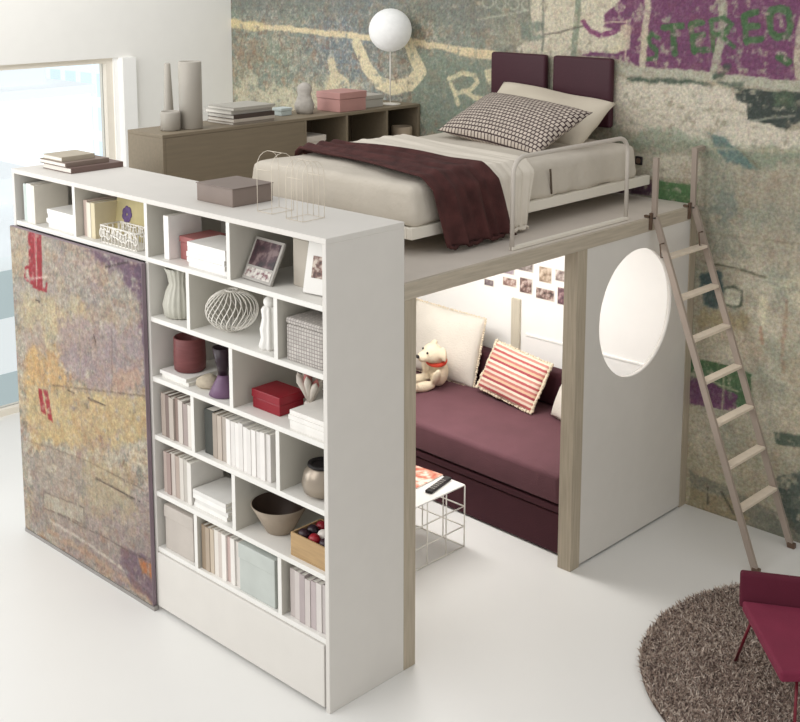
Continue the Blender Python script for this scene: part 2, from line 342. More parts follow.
WALL_PAINT = [('p', (204, 196, 168), 0.75, 0.14, 0.0, [(-4.251, 2.413), (-3.924, 2.335), (-3.469, 2.333), (-2.912, 2.416), (-2.682, 2.283), (-2.683, 2.194), (-4.262, 2.065)]), ('p', (150, 120, 96), 0.35, 0.1, 0.0, [(-4.243, 2.659), (-3.916, 2.641), (-3.996, 2.428), (-4.252, 2.38)]), ('p', (108, 112, 104), 0.55, 0.12, 0.0, [(-4.275, 3.225), (-1.259, 3.226), (-1.251, 2.895), (-1.753, 2.827), (-2.401, 2.833), (-4.286, 2.902)]), ('p', (122, 138, 124), 0.6, 0.06, 0.0, [(-2.255, 2.634), (-1.493, 2.638), (-1.485, 2.239), (-2.11, 2.078), (-2.302, 2.311)]), ('l', (216, 200, 164), 0.95, 0.012, 0.0435, [(-4.342, 2.803), (-3.912, 2.776), (-3.461, 2.768), (-2.857, 2.745), (-2.401, 2.733), (-1.93, 2.698), (-1.493, 2.665), (-1.166, 2.668)]), ('l', (212, 196, 150), 0.8, 0.02, 0.072, [(-4.29, 2.788), (-3.912, 2.776)]), ('p', (222, 205, 168), 0.9, 0.012, 0.0, [(-1.949, 2.724), (-1.494, 2.691), (-1.493, 2.632), (-1.751, 2.638), (-1.93, 2.67)]), ('l', (216, 204, 170), 1, 0.008, 0.1015, [(-2.836, 2.687), (-2.743, 2.529), (-2.62, 2.419), (-2.479, 2.385), (-2.303, 2.426), (-2.198, 2.517), (-2.265, 2.612), (-2.313, 2.709)]), ('p', (214, 202, 168), 0.85, 0.01, 0.0, [(-3.16, 2.552), (-3.083, 2.571), (-3.04, 2.468), (-2.933, 2.414), (-2.891, 2.327), (-3.174, 2.307), (-3.128, 2.447)]), ('l', (222, 212, 176), 0.9, 0.006, 0.0338, [(-1.937, 2.491), (-1.854, 2.317)]), ('l', (222, 212, 176), 0.9, 0.006, 0.0338, [(-1.937, 2.484), (-1.82, 2.533), (-1.714, 2.525), (-1.678, 2.48), (-1.748, 2.421), (-1.873, 2.392)]), ('l', (222, 212, 176), 0.9, 0.006, 0.0338, [(-1.783, 2.405), (-1.712, 2.369), (-1.642, 2.368)]), ('p', (222, 212, 176), 0.9, 0.006, 0.0, [(-1.628, 2.564), (-1.559, 2.581), (-1.557, 2.448), (-1.592, 2.472)]), ('l', (176, 178, 160), 0.7, 0.006, 0.0143, [(-1.554, 3.018), (-1.567, 2.99), (-1.6, 2.977), (-1.634, 2.988), (-1.648, 3.016), (-1.635, 3.044), (-1.602, 3.056), (-1.569, 3.045), (-1.554, 3.018)]), ('l', (176, 178, 160), 0.7, 0.006, 0.0143, [(-1.446, 3.014), (-1.458, 2.987), (-1.491, 2.974), (-1.523, 2.985), (-1.537, 3.013), (-1.524, 3.041), (-1.492, 3.053), (-1.46, 3.042), (-1.446, 3.015)]), ('l', (176, 178, 160), 0.7, 0.006, 0.0137, [(-1.339, 3.011), (-1.351, 2.984), (-1.383, 2.972), (-1.415, 2.982), (-1.429, 3.009), (-1.416, 3.037), (-1.385, 3.049), (-1.353, 3.038), (-1.339, 3.011)]), ('l', (176, 178, 160), 0.7, 0.006, 0.0137, [(-1.234, 3.008), (-1.246, 2.981), (-1.277, 2.969), (-1.309, 2.98), (-1.323, 3.006), (-1.31, 3.034), (-1.279, 3.046), (-1.248, 3.035), (-1.234, 3.008)]), ('l', (176, 178, 160), 0.7, 0.006, 0.013, [(-1.685, 2.896), (-1.253, 2.972)]), ('p', (206, 198, 176), 0.95, 0.015, 0.0, [(-1.283, 3.226), (-0.377, 3.227), (-0.434, 2.932), (-0.485, 2.811), (-0.567, 2.735), (-0.783, 2.693), (-1.103, 2.671), (-1.327, 2.673), (-1.361, 2.723), (-1.265, 2.779), (-1.252, 2.908)]), ('p', (118, 130, 118), 0.8, 0.02, 0.0, [(-1.332, 2.893), (-1.133, 2.912), (-1.131, 2.861), (-1.202, 2.833), (-1.114, 2.811), (-1.169, 2.783), (-1.313, 2.777)]), ('l', (120, 124, 110), 0.7, 0.008, 0.0195, [(-1.266, 3.163), (-1.249, 2.78)]), ('l', (104, 108, 100), 0.7, 0.008, 0.0163, [(-1.147, 3.164), (-1.144, 2.72)]), ('l', (128, 138, 120), 0.85, 0.012, 0.0437, [(-0.872, 3.165), (-0.886, 2.888), (-0.911, 2.7)]), ('l', (90, 84, 76), 0.7, 0.006, 0.0125, [(-1.13, 2.823), (-1.014, 2.84), (-0.841, 2.883)]), ('p', (160, 168, 150), 0.3, 0.02, 0.0, [(-1.095, 2.671), (-1.041, 2.674), (-1.033, 2.407), (-1.088, 2.403)]), ('p', (108, 60, 94), 0.95, 0.014, 0.0, [(-0.675, 2.961), (-0.592, 3.035), (-0.445, 3.227), (0.713, 3.227), (0.749, 2.626), (0.349, 2.633), (-0.023, 2.645), (-0.423, 2.658), (-0.623, 2.695), (-0.858, 2.696), (-0.769, 2.725), (-0.609, 2.72), (-0.526, 2.773), (-0.557, 2.856), (-0.687, 2.888)]), ('l', (120, 58, 100), 0.9, 0.01, 0.0313, [(-0.842, 2.908), (-0.788, 2.854), (-0.7, 2.833), (-0.6, 2.861)]), ('p', (206, 196, 168), 0.8, 0.012, 0.0, [(-0.559, 2.904), (-0.489, 2.906), (-0.497, 2.762), (-0.609, 2.72), (-0.711, 2.728), (-0.583, 2.782)]), ('l', (206, 192, 168), 0.8, 0.006, 0.0096, [(-0.688, 2.912), (-0.517, 2.923)]), ('l', (206, 192, 168), 0.8, 0.006, 0.012, [(-0.524, 2.929), (-0.53, 2.7)]), ('l', (66, 100, 62), 0.92, 0.012, 0.0316, [(-0.3, 2.83), (-0.349, 2.852), (-0.374, 2.815), (-0.353, 2.78), (-0.311, 2.753), (-0.316, 2.711), (-0.37, 2.708)]), ('l', (66, 100, 62), 0.92, 0.012, 0.0374, [(-0.276, 2.895), (-0.158, 2.911)]), ('l', (66, 100, 62), 0.92, 0.012, 0.0374, [(-0.216, 2.897), (-0.19, 2.741)]), ('l', (66, 100, 62), 0.92, 0.012, 0.0374, [(-0.099, 2.918), (-0.066, 2.758)]), ('l', (66, 100, 62), 0.92, 0.012, 0.0374, [(-0.099, 2.918), (-0.023, 2.932)]), ('l', (66, 100, 62), 0.92, 0.012, 0.0374, [(-0.083, 2.844), (-0.013, 2.858)]), ('l', (66, 100, 62), 0.92, 0.012, 0.0374, [(-0.067, 2.764), (0.016, 2.774)]), ('l', (66, 100, 62), 0.92, 0.012, 0.0357, [(0.229, 2.973), (0.255, 2.829)]), ('l', (66, 100, 62), 0.92, 0.012, 0.0358, [(0.229, 2.973), (0.306, 2.992)]), ('l', (66, 100, 62), 0.92, 0.012, 0.0358, [(0.245, 2.907), (0.316, 2.92)]), ('l', (66, 100, 62), 0.92, 0.012, 0.0374, [(0.26, 2.835), (0.343, 2.85)]), ('l', (66, 100, 62), 0.92, 0.012, 0.042, [(0.389, 2.988), (0.394, 2.901), (0.437, 2.864), (0.494, 2.872), (0.514, 2.927), (0.492, 3.002), (0.445, 3.022), (0.399, 3.01), (0.39, 2.977)]), ('l', (66, 100, 62), 0.92, 0.012, 0.044, [(0.46, 2.761), (0.508, 2.731)]), ('l', (204, 196, 170), 0.9, 0.014, 0.048, [(-0.389, 3.168), (-0.386, 2.933), (-0.405, 2.724), (-0.41, 2.658)]), ('l', (170, 172, 148), 0.9, 0.014, 0.0517, [(0.103, 3.171), (0.105, 2.891), (0.082, 2.72), (0.066, 2.65)]), ('l', (66, 100, 62), 0.92, 0.012, 0.0288, [(0.034, 2.934), (0.054, 2.775)]), ('l', (66, 100, 62), 0.92, 0.012, 0.0288, [(0.034, 2.94), (0.114, 2.959), (0.158, 2.926), (0.136, 2.886), (0.056, 2.861)]), ('l', (66, 100, 62), 0.92, 0.012, 0.0275, [(0.093, 2.868), (0.177, 2.798)]), ('l', (190, 184, 160), 0.9, 0.012, 0.042, [(0.58, 2.961), (0.558, 2.744), (0.582, 2.626)]), ('l', (176, 174, 156), 0.95, 0.012, 0.0518, [(-0.606, 2.641), (-0.422, 2.628), (-0.022, 2.622), (0.35, 2.611), (0.806, 2.587)]), ('l', (62, 78, 66), 0.85, 0.02, 0.03, [(-0.504, 2.58), (-0.283, 2.582), (-0.084, 2.583), (0.057, 2.569)]), ('l', (62, 78, 66), 0.85, 0.02, 0.0345, [(0.08, 2.628), (0.117, 2.642), (0.152, 2.689)]), ('l', (70, 84, 72), 0.7, 0.02, 0.022, [(0.107, 2.595), (0.261, 2.594)]), ('p', (206, 198, 180), 0.98, 0.03, 0.0, [(-0.604, 2.574), (-0.084, 2.571), (0.232, 2.57), (0.273, 2.482), (0.312, 2.417), (0.54, 2.359), (0.819, 2.374), (0.825, 2.278), (-0.003, 2.221), (-0.59, 2.192)]), ('p', (118, 136, 116), 0.55, 0.06, 0.0, [(-0.622, 2.276), (-0.34, 2.29), (-0.005, 2.262), (0.37, 2.23), (0.822, 2.331), (0.829, 2.224), (0.375, 2.14), (0.031, 2.183), (-0.588, 2.118)]), ('p', (54, 62, 58), 0.95, 0.012, 0.0, [(0.188, 2.578), (0.353, 2.567), (0.808, 2.566), (0.815, 2.449), (0.594, 2.419), (0.517, 2.362), (0.422, 2.382), (0.289, 2.404), (0.285, 2.483), (0.223, 2.501)]), ('l', (150, 152, 136), 0.8, 0.006, 0.011, [(0.302, 2.388), (0.42, 2.415), (0.564, 2.439)]), ('p', (84, 104, 78), 0.6, 0.03, 0.0, [(0.424, 2.56), (0.557, 2.559), (0.562, 2.471), (0.446, 2.473)]), ('p', (202, 196, 178), 0.6, 0.012, 0.0, [(-0.588, 2.118), (0.001, 2.144), (0.006, 2.027), (-0.582, 1.968)]), ('p', (74, 48, 66), 0.95, 0.008, 0.0, [(-0.582, 1.968), (-0.313, 1.976), (-0.309, 1.878), (-0.579, 1.868)]), ('p', (76, 112, 70), 0.95, 0.008, 0.0, [(-0.306, 1.977), (-0.011, 1.983), (-0.006, 1.858), (-0.301, 1.842)]), ('p', (92, 116, 112), 0.85, 0.02, 0.0, [(0.032, 2.3), (0.134, 2.287), (0.262, 2.207), (0.364, 2.127), (0.179, 2.141), (0.1, 2.202)]), ('l', (110, 110, 90), 0.8, 0.006, 0.0115, [(0.237, 2.228), (0.376, 2.128)]), ('l', (184, 178, 152), 0.5, 0.012, 0.0165, [(-0.067, 2.196), (0.37, 2.23), (0.771, 2.261)]), ('p', (104, 118, 112), 0.5, 0.05, 0.0, [(0.099, 1.967), (0.231, 1.972), (0.256, 1.842), (0.16, 1.763), (0.092, 1.836)]), ('p', (112, 120, 108), 0.4, 0.06, 0.0, [(0.013, 1.867), (0.141, 1.884), (0.245, 1.693), (0.313, 1.587), (0.092, 1.579)]), ('l', (84, 84, 66), 0.85, 0.006, 0.0132, [(0.068, 1.527), (0.253, 1.529), (0.445, 1.51)]), ('l', (120, 112, 90), 0.35, 0.006, 0.0115, [(0.021, 1.706), (0.398, 1.718), (0.803, 1.748)]), ('p', (56, 76, 78), 0.9, 0.02, 0.0, [(0.033, 1.448), (0.109, 1.492), (0.174, 1.479), (0.192, 1.375), (0.145, 1.269), (0.067, 1.266), (0.03, 1.356)]), ('p', (206, 204, 182), 0.9, 0.008, 0.0, [(0.203, 1.401), (0.298, 1.395), (0.296, 1.311), (0.201, 1.31)]), ('l', (70, 80, 66), 0.8, 0.012, 0.0144, [(0.197, 1.4), (0.246, 1.421), (0.297, 1.401)]), ('l', (70, 80, 66), 0.8, 0.012, 0.0144, [(0.298, 1.395), (0.296, 1.311)]), ('l', (70, 80, 66), 0.8, 0.012, 0.0138, [(0.201, 1.31), (0.253, 1.29), (0.296, 1.311)]), ('p', (150, 132, 92), 0.5, 0.03, 0.0, [(0.029, 1.246), (0.184, 1.265), (0.36, 1.264), (0.334, 1.175), (0.047, 1.139)]), ('p', (206, 198, 170), 0.85, 0.012, 0.0, [(0.426, 1.419), (0.465, 1.368), (0.452, 1.271), (0.438, 1.198), (0.403, 1.273)]), ('p', (206, 198, 170), 0.55, 0.03, 0.0, [(0.506, 1.493), (0.598, 1.544), (0.811, 1.616), (0.831, 1.282), (0.655, 1.359), (0.593, 1.428)]), ('l', (150, 112, 90), 0.4, 0.014, 0.0201, [(0.571, 1.4), (0.574, 1.227), (0.565, 1.072), (0.582, 0.982)]), ('l', (160, 108, 84), 0.5, 0.012, 0.0201, [(0.425, 1.207), (0.441, 1.127)]), ('p', (62, 92, 60), 0.92, 0.01, 0.0, [(-0.01, 0.94), (0.187, 0.937), (0.391, 0.924), (0.389, 0.706), (0.212, 0.696), (-0.0, 0.717)]), ('p', (98, 58, 90), 0.92, 0.01, 0.0, [(-0.019, 0.825), (0.142, 0.802), (0.311, 0.771), (0.303, 0.671), (0.003, 0.642)]), ('l', (160, 160, 132), 0.8, 0.006, 0.012, [(-0.005, 0.829), (0.309, 0.795)]), ('l', (160, 160, 132), 0.8, 0.006, 0.012, [(0.217, 0.858), (0.215, 0.635)]), ('p', (168, 164, 146), 0.5, 0.02, 0.0, [(0.392, 0.9), (0.576, 0.874), (0.557, 0.57), (0.548, -0.169), (0.473, -0.171), (0.448, 0.539)]), ('p', (62, 78, 66), 0.8, 0.014, 0.0, [(0.542, 0.614), (0.697, 0.633), (0.869, 0.658), (0.872, 0.601), (0.642, 0.558), (0.558, 0.546)]), ('l', (170, 164, 140), 0.7, 0.008, 0.0173, [(0.559, 0.522), (0.873, 0.589)]), ('p', (62, 74, 68), 0.85, 0.02, 0.0, [(0.569, 0.343), (0.709, 0.422), (0.881, 0.451), (0.9, 0.138), (0.73, 0.049), (0.643, 0.111), (0.589, 0.215)]), ('p', (96, 98, 88), 0.6, 0.02, 0.0, [(0.022, 0.226), (0.288, 0.194), (0.43, 0.164), (0.667, 0.119), (0.906, 0.05), (0.916, -0.126), (0.676, -0.049), (0.363, -0.008), (0.032, -0.003)]), ('p', (150, 136, 104), 0.7, 0.02, 0.0, [(0.027, 0.112), (0.304, 0.136), (0.437, 0.042), (0.33, 0.006), (0.032, -0.003)]), ('l', (60, 60, 52), 0.8, 0.006, 0.0125, [(0.146, 0.15), (0.151, 0.049)]), ('l', (60, 60, 52), 0.8, 0.006, 0.0125, [(0.238, 0.153), (0.322, 0.041)])]
DOOR_PAINT = [('p', (150, 140, 130), 0.3, 0.1, 0.0, [(-2.553, 1.833), (-1.212, 1.85), (-1.231, 1.504), (-2.598, 1.389)]), ('p', (180, 166, 134), 0.6, 0.08, 0.0, [(-2.265, 1.454), (-1.764, 1.498), (-1.591, 1.321), (-2.078, 1.239), (-2.513, 1.112), (-2.507, 1.407)]), ('p', (192, 156, 104), 0.6, 0.07, 0.0, [(-2.454, 1.155), (-2.08, 1.21), (-1.996, 1.005), (-2.477, 0.913)]), ('p', (152, 138, 140), 0.7, 0.06, 0.0, [(-2.065, 1.393), (-1.272, 1.521), (-1.292, 1.171), (-1.796, 1.066), (-2.085, 1.153)]), ('p', (150, 136, 138), 0.5, 0.05, 0.0, [(-2.502, 1.233), (-2.276, 1.338), (-2.238, 1.175), (-2.492, 1.105)]), ('p', (104, 82, 100), 0.8, 0.05, 0.0, [(-1.796, 1.824), (-1.212, 1.85), (-1.214, 1.508), (-1.316, 1.486), (-1.325, 1.638), (-1.491, 1.75)]), ('p', (96, 74, 94), 0.7, 0.04, 0.0, [(-1.398, 1.838), (-1.212, 1.84), (-1.217, 1.149), (-1.276, 1.154), (-1.288, 1.389), (-1.287, 1.696)]), ('p', (176, 150, 130), 0.6, 0.03, 0.0, [(-1.58, 1.217), (-1.312, 1.27), (-1.318, 1.165), (-1.587, 1.107)]), ('p', (186, 164, 120), 0.6, 0.06, 0.0, [(-2.49, 0.892), (-1.249, 1.171), (-1.245, 0.933), (-1.822, 0.713), (-2.453, 0.591)]), ('p', (150, 140, 134), 0.65, 0.07, 0.0, [(-2.481, 0.522), (-1.926, 0.626), (-1.281, 0.604), (-1.258, 0.068), (-2.503, 0.055)]), ('p', (172, 158, 128), 0.5, 0.08, 0.0, [(-1.922, 0.684), (-1.45, 0.713), (-1.376, 0.464), (-1.847, 0.364)]), ('p', (172, 166, 152), 0.7, 0.008, 0.0, [(-2.325, 0.316), (-1.907, 0.356), (-1.914, 0.26), (-2.333, 0.216)]), ('p', (168, 160, 148), 0.5, 0.008, 0.0, [(-2.092, 0.313), (-1.909, 0.332), (-1.915, 0.249), (-2.099, 0.234)]), ('l', (200, 192, 180), 0.6, 0.01, 0.0173, [(-2.273, 0.163), (-1.862, 0.156), (-1.486, 0.121), (-1.257, 0.091)]), ('l', (176, 150, 130), 0.6, 0.02, 0.036, [(-2.301, 0.093), (-1.867, 0.096), (-1.311, 0.048)]), ('p', (104, 84, 100), 0.6, 0.03, 0.0, [(-1.569, 0.259), (-1.246, 0.292), (-1.242, 0.041), (-1.435, 0.056), (-1.594, 0.154)]), ('p', (186, 120, 70), 0.7, 0.02, 0.0, [(-1.389, 0.24), (-1.265, 0.252), (-1.269, 0.185), (-1.375, 0.167)]), ('p', (146, 30, 48), 0.95, 0.006, 0.0, [(-2.358, 1.828), (-2.321, 1.828), (-2.332, 1.538), (-2.369, 1.537)]), ('p', (146, 30, 48), 0.95, 0.006, 0.0, [(-2.32, 1.834), (-2.283, 1.834), (-2.297, 1.511), (-2.334, 1.509)]), ('p', (146, 30, 48), 0.95, 0.006, 0.0, [(-2.273, 1.835), (-2.22, 1.838), (-2.234, 1.511), (-2.287, 1.507)]), ('l', (146, 30, 48), 0.9, 0.008, 0.018, [(-2.355, 1.631), (-2.4, 1.611), (-2.416, 1.557), (-2.364, 1.538), (-2.28, 1.519), (-2.197, 1.518), (-2.183, 1.56)]), ('l', (206, 190, 180), 0.8, 0.004, 0.0092, [(-2.406, 1.547), (-2.18, 1.6)]), ('l', (206, 170, 165), 0.7, 0.003, 0.0058, [(-2.294, 1.832), (-2.29, 1.535)]), ('p', (146, 30, 48), 0.85, 0.012, 0.0, [(-2.334, 0.925), (-2.291, 0.93), (-2.261, 0.792), (-2.314, 0.795)]), ('p', (146, 30, 48), 0.85, 0.012, 0.0, [(-2.27, 0.936), (-2.227, 0.941), (-2.189, 0.77), (-2.241, 0.774)]), ('l', (150, 140, 120), 0.7, 0.004, 0.0072, [(-1.866, 1.532), (-1.89, 0.975), (-1.903, 0.403), (-1.91, 0.052)]), ('l', (110, 96, 84), 0.7, 0.004, 0.0077, [(-2.181, 0.987), (-1.293, 1.15)]), ('l', (110, 96, 84), 0.5, 0.006, 0.0081, [(-2.475, 0.584), (-1.827, 0.644), (-1.236, 0.639)]), ('l', (110, 96, 90), 0.5, 0.006, 0.0077, [(-1.565, 1.433), (-1.588, 1.096)]), ('l', (70, 58, 56), 0.9, 0.005, 0.0088, [(-1.819, 1.005), (-1.659, 1.002)]), ('l', (70, 58, 56), 0.9, 0.005, 0.0088, [(-1.774, 0.569), (-1.37, 0.564)]), ('l', (70, 58, 56), 0.9, 0.005, 0.0092, [(-2.017, 0.999), (-1.957, 0.998)]), ('l', (70, 58, 56), 0.9, 0.005, 0.0092, [(-2.308, 1.446), (-2.266, 1.443)]), ('l', (70, 58, 56), 0.9, 0.005, 0.0084, [(-1.607, 1.756), (-1.399, 1.817)]), ('l', (70, 58, 56), 0.9, 0.005, 0.0088, [(-1.736, 1.369), (-1.719, 1.335)]), ('l', (96, 84, 80), 0.6, 0.005, 0.0069, [(-2.325, 0.316), (-1.907, 0.356), (-1.914, 0.26), (-2.333, 0.216), (-2.325, 0.316)]), ('l', (96, 84, 80), 0.6, 0.005, 0.0072, [(-2.268, 0.225), (-1.758, 0.25), (-1.3, 0.261)])]
# ------------------------------------------------------------------ materials
WHITE = mat('white_lacquer', (218, 214, 208), .5, .015)
WHITE2 = mat('white_lacquer_shelf', (232, 230, 225), .5, .015)
INNER_SHADE = mat('white_lacquer_shaded', (198, 194, 184), .55, .02)  # cubbyhole shade put into a greyer copy of the white lacquer
TAUPE = mat('taupe_oak', (178, 166, 147), .6, .12, 6, .15, 30, stretch=(14, 14, .8))
TAUPE_H = mat('taupe_oak_beam', (184, 173, 156), .6, .12, 6, .15, 30, stretch=(14, .8, 14))
DECKM = mat('pale_deck', (208, 199, 189), .55, .03)
CABM = mat('khaki_oak', (132, 120, 101), .6, .07, 5, .1, 30, stretch=(10, .8, 10))
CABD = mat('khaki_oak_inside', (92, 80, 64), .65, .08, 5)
CREAMW = mat('ivory_metal', (232, 226, 214), .35, .01)
LADM = mat('grey_brown_metal', (172, 158, 147), .45, .05, 10, metal=.25)
TREAD = mat('pale_tread', (226, 212, 194), .6, .06, 20)
HOOK = mat('dark_bronze', (112, 92, 78), .5, .05, metal=.4)
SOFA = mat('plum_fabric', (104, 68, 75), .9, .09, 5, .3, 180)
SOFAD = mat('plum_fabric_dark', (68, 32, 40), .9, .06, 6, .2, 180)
HEADB = mat('aubergine_leather', (64, 26, 38), .55, .05, 10, .1, 60)
LINEN = mat('sand_linen', (202, 194, 181), .95, .06, 5, .6, 22)
CREAMB = mat('cream_cotton', (222, 214, 201), .95, .03, 6, .2, 120)
THROW = mat('maroon_wool', (74, 41, 39), .95, .34, 12, .4, 160)
PILW = mat('oat_cotton', (214, 204, 186), .95, .02, 5, .15, 60)
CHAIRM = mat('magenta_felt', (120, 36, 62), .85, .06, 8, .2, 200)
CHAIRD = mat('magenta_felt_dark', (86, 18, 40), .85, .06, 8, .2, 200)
CHLEG = mat('red_steel', (112, 26, 42), .4, .03, metal=.2)
PAPER = mat('paper_edges', (236, 232, 224), .9, .03, 40)
WIRE = mat('white_wire', (238, 234, 226), .4, .01)
BLACK = mat('black_plastic', (34, 30, 32), .5, .05)

# ------------------------------------------------------------------ setting
FL = mat('white_resin_floor', (233, 232, 229), .34, .012, 1.2, spec=.35)
b = nb(); box(b, -4.45, 5.2, -6.0, 3.12, -.12, 0); struct('floor', b, FL)

def wall_base(X, Z):
    n = fbm(X, Z, 1.6, 3, 4); n2 = fbm(X, Z, 5, 21, 4); n3 = fbm(X, Z, 22, 33, 4); n4 = fbm(X, Z, 2.2, 77, 4)
    A = np.array
    green = A([134., 142, 126]); blue = A([122., 132, 136]); tan = A([176., 150, 124]); grey = A([150., 146, 134])
    cream = A([194., 186, 166]); beige = A([164., 157, 138]); gold = A([166., 154, 126])
    left = green + (blue - green) * np.clip((n - .35) * 3, 0, 1)[:, None]
    left = left + (tan - left) * (np.clip((n3 - .5) * 5, 0, 1) * .42)[:, None]
    left = left + (grey - left) * (np.clip((n4 - .45) * 3, 0, 1) * .4)[:, None]
    right = beige + (cream - beige) * np.clip((n - .4) * 3, 0, 1)[:, None] * .6
    right = right + (green - right) * (np.clip((n2 - .48) * 4, 0, 1) * .55)[:, None]
    low = np.clip((1.4 - Z) / .8, 0, 1) * np.clip((n4 - .35) * 3, 0, 1)
    right = right + (gold - right) * (low * .6)[:, None]
    t = np.clip((X + 1.75 + (n2 - .5) * .8) / .5, 0, 1)[:, None]
    c = left * (1 - t) + right * t
    return c * (.93 + .14 * n3)[:, None]
def wall_fn(X, Z):
    w0 = wall_base(X, Z); k = np.clip((-1.2 - X) / 1.0, 0, 1)[:, None]
    w0 = flecks(w0, X, Z, 301, .22) * (1 - k) + flecks(w0, X, Z, 301, .75) * k
    c = flecks(paint(w0, X, Z, WALL_PAINT, 5), X, Z, 401, .2)
    return c * (1 + .06 * np.clip((1.9 - Z) / 1.2, 0, 1) * np.clip((X + .6) / .6, 0, 1))[:, None]  # lower right made lighter in the colour to make up for weak light
MURAL = paint_mat('graffiti_mural_paper', 55, .42, .85)
xs = np.concatenate([np.arange(-4.3, 1.25, .0085), np.arange(1.25, 5.21, .06)]); zs = np.concatenate([np.arange(0, 3.2, .0085), np.arange(3.2, 3.66, .03)])
wb = painted_sheet('wall_back', xs, zs, wall_fn, MURAL, 3.0); wb['kind'] = 'structure'
wb['label'] = 'wall papered with a faded green, cream and purple graffiti mural'

WPL = mat('off_white_plaster', (242, 240, 235), .9, .01)
b = nb()
box(b, -4.45, -4.3, -6.0, 3.12, 2.575, 3.65); box(b, -4.45, -4.3, 2.02, 3.12, 0, 2.575); box(b, -4.45, -4.3, -6.0, -2.2, 0, 2.575)
struct('wall_left', b, WPL)
b = nb(); box(b, -4.44, -4.315, 1.86, 2.02, 0, 2.575); box(b, -4.44, -4.25, 1.90, 2.02, 0, 2.575)
struct('trim_1', b, mat('bright_white_pillar', (250, 249, 246), .7, .01))
# window: frame with glass panes
MUL = mat('beige_window_frame', (240, 232, 218), .5, .02)
b = nb()
box(b, -4.42, -4.33, 1.80, 1.86, 0, 2.575); box(b, -4.42, -4.33, -2.2, 1.80, 2.535, 2.575); box(b, -4.42, -4.33, -2.2, 1.80, 0, .05)
box(b, -4.42, -4.33, -.10, -.04, .05, 2.535); box(b, -4.42, -4.33, -2.2, -2.14, .05, 2.535)
w1 = struct('window_1', b, MUL)
gm = bpy.data.materials.new('window_glass'); gm.use_nodes = True
nt = gm.node_tree; nt.nodes.clear(); o_ = nt.nodes.new('ShaderNodeOutputMaterial'); tr = nt.nodes.new('ShaderNodeBsdfTransparent'); gl = nt.nodes.new('ShaderNodeBsdfGlossy')
gl.inputs['Roughness'].default_value = .02; tr.inputs['Color'].default_value = (.97, .99, 1, 1)
lw = nt.nodes.new('ShaderNodeLayerWeight'); lw.inputs['Blend'].default_value = .12
mxs = nt.nodes.new('ShaderNodeMixShader'); nt.links.new(lw.outputs['Fresnel'], mxs.inputs[0]); nt.links.new(tr.outputs[0], mxs.inputs[1]); nt.links.new(gl.outputs[0], mxs.inputs[2]); nt.links.new(mxs.outputs[0], o_.inputs[0])
for y0, y1 in ((-.04, 1.80), (-2.14, -.10)):
    b = nb(); box(b, -4.385, -4.375, y0, y1, .05, 2.535); struct('pane', b, gm, w1)

# the city below the window; surfaces glow to imitate overexposed, hazy daylight
gnd = nb(); box(gnd, -400, -12, -200, 300, -62, -60); struct('ground', gnd, mat('hazy_ground_glow', (246, 249, 250), .9, .03, .05, emit=.5))  # ground emits a little in place of bright daylight
def facade(name, wall, glass, sx, sz, emit=.0, mort=.16):
    m, nt, p = base_mat(name); N = nt.nodes; L = nt.links
    tc = N.new('ShaderNodeTexCoord'); mp = N.new('ShaderNodeMapping'); mp.inputs['Scale'].default_value = (sx, sz, 1); mp.inputs['Location'].default_value = (.5, 0, 0)
    L.new(tc.outputs['UV'], mp.inputs['Vector'])
    br = N.new('ShaderNodeTexBrick'); br.inputs['Scale'].default_value = 1; br.inputs['Brick Width'].default_value = 1; br.inputs['Row Height'].default_value = 1
    br.offset = 0; br.inputs['Mortar Size'].default_value = mort; br.inputs['Mortar Smooth'].default_value = 0
    br.inputs['Color1'].default_value = lin(glass); br.inputs['Color2'].default_value = lin(tuple(min(255, v + 8) for v in glass)); br.inputs['Mortar'].default_value = lin(wall)
    L.new(mp.outputs['Vector'], br.inputs['Vector']); L.new(br.outputs['Color'], p.inputs['Base Color'])
    p.inputs['Roughness'].default_value = .7
    L.new(br.outputs['Color'], p.inputs['Emission Color']); p.inputs['Emission Strength'].default_value = emit  # facade glows by itself, standing in for overexposed daylight
    return m
F1 = facade('blue_glass_facade_glow', (226, 238, 247), (204, 220, 236), .35, .3, .38)
F2 = facade('white_facade_glow', (250, 252, 252), (236, 243, 248), .3, .28, .6)
F3 = facade('banded_facade_glow', (244, 247, 247), (184, 197, 198), .02, .42, .15, .27)
ROOFM = mat('pale_roof_glow', (240, 243, 245), .9, .03, emit=.3)  # roofs get the same daylight glow
def tower(x, y, wx, wy, top, m, label, steps=0):
    t = thing('tower_block', label, 'building', (x, y, -60))
    b = nb(); box(b, -wx / 2, wx / 2, -wy / 2, wy / 2, 0, top + 60)
    for f in b.faces: f.normal_update()
    link('wall', box_uv(b), m, t)
    b = nb(); box(b, -wx / 2 - .3, wx / 2 + .3, -wy / 2 - .3, wy / 2 + .3, top + 60, top + 60.8)
    link('roof', b, ROOFM, t)
    if steps:
        b = nb(); box(b, -wx / 4, wx / 4, -wy / 4, wy / 4, top + 60.8, top + 60.8 + steps); link('roof_plant', b, ROOFM, t)
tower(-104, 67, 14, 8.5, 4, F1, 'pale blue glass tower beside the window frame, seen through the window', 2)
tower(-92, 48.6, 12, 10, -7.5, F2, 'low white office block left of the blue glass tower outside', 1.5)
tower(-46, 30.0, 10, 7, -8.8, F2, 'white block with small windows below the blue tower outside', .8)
tower(-24, 10.8, 6, 5, -3.1, F3, 'grey banded block close outside, beside the closet end', .6)

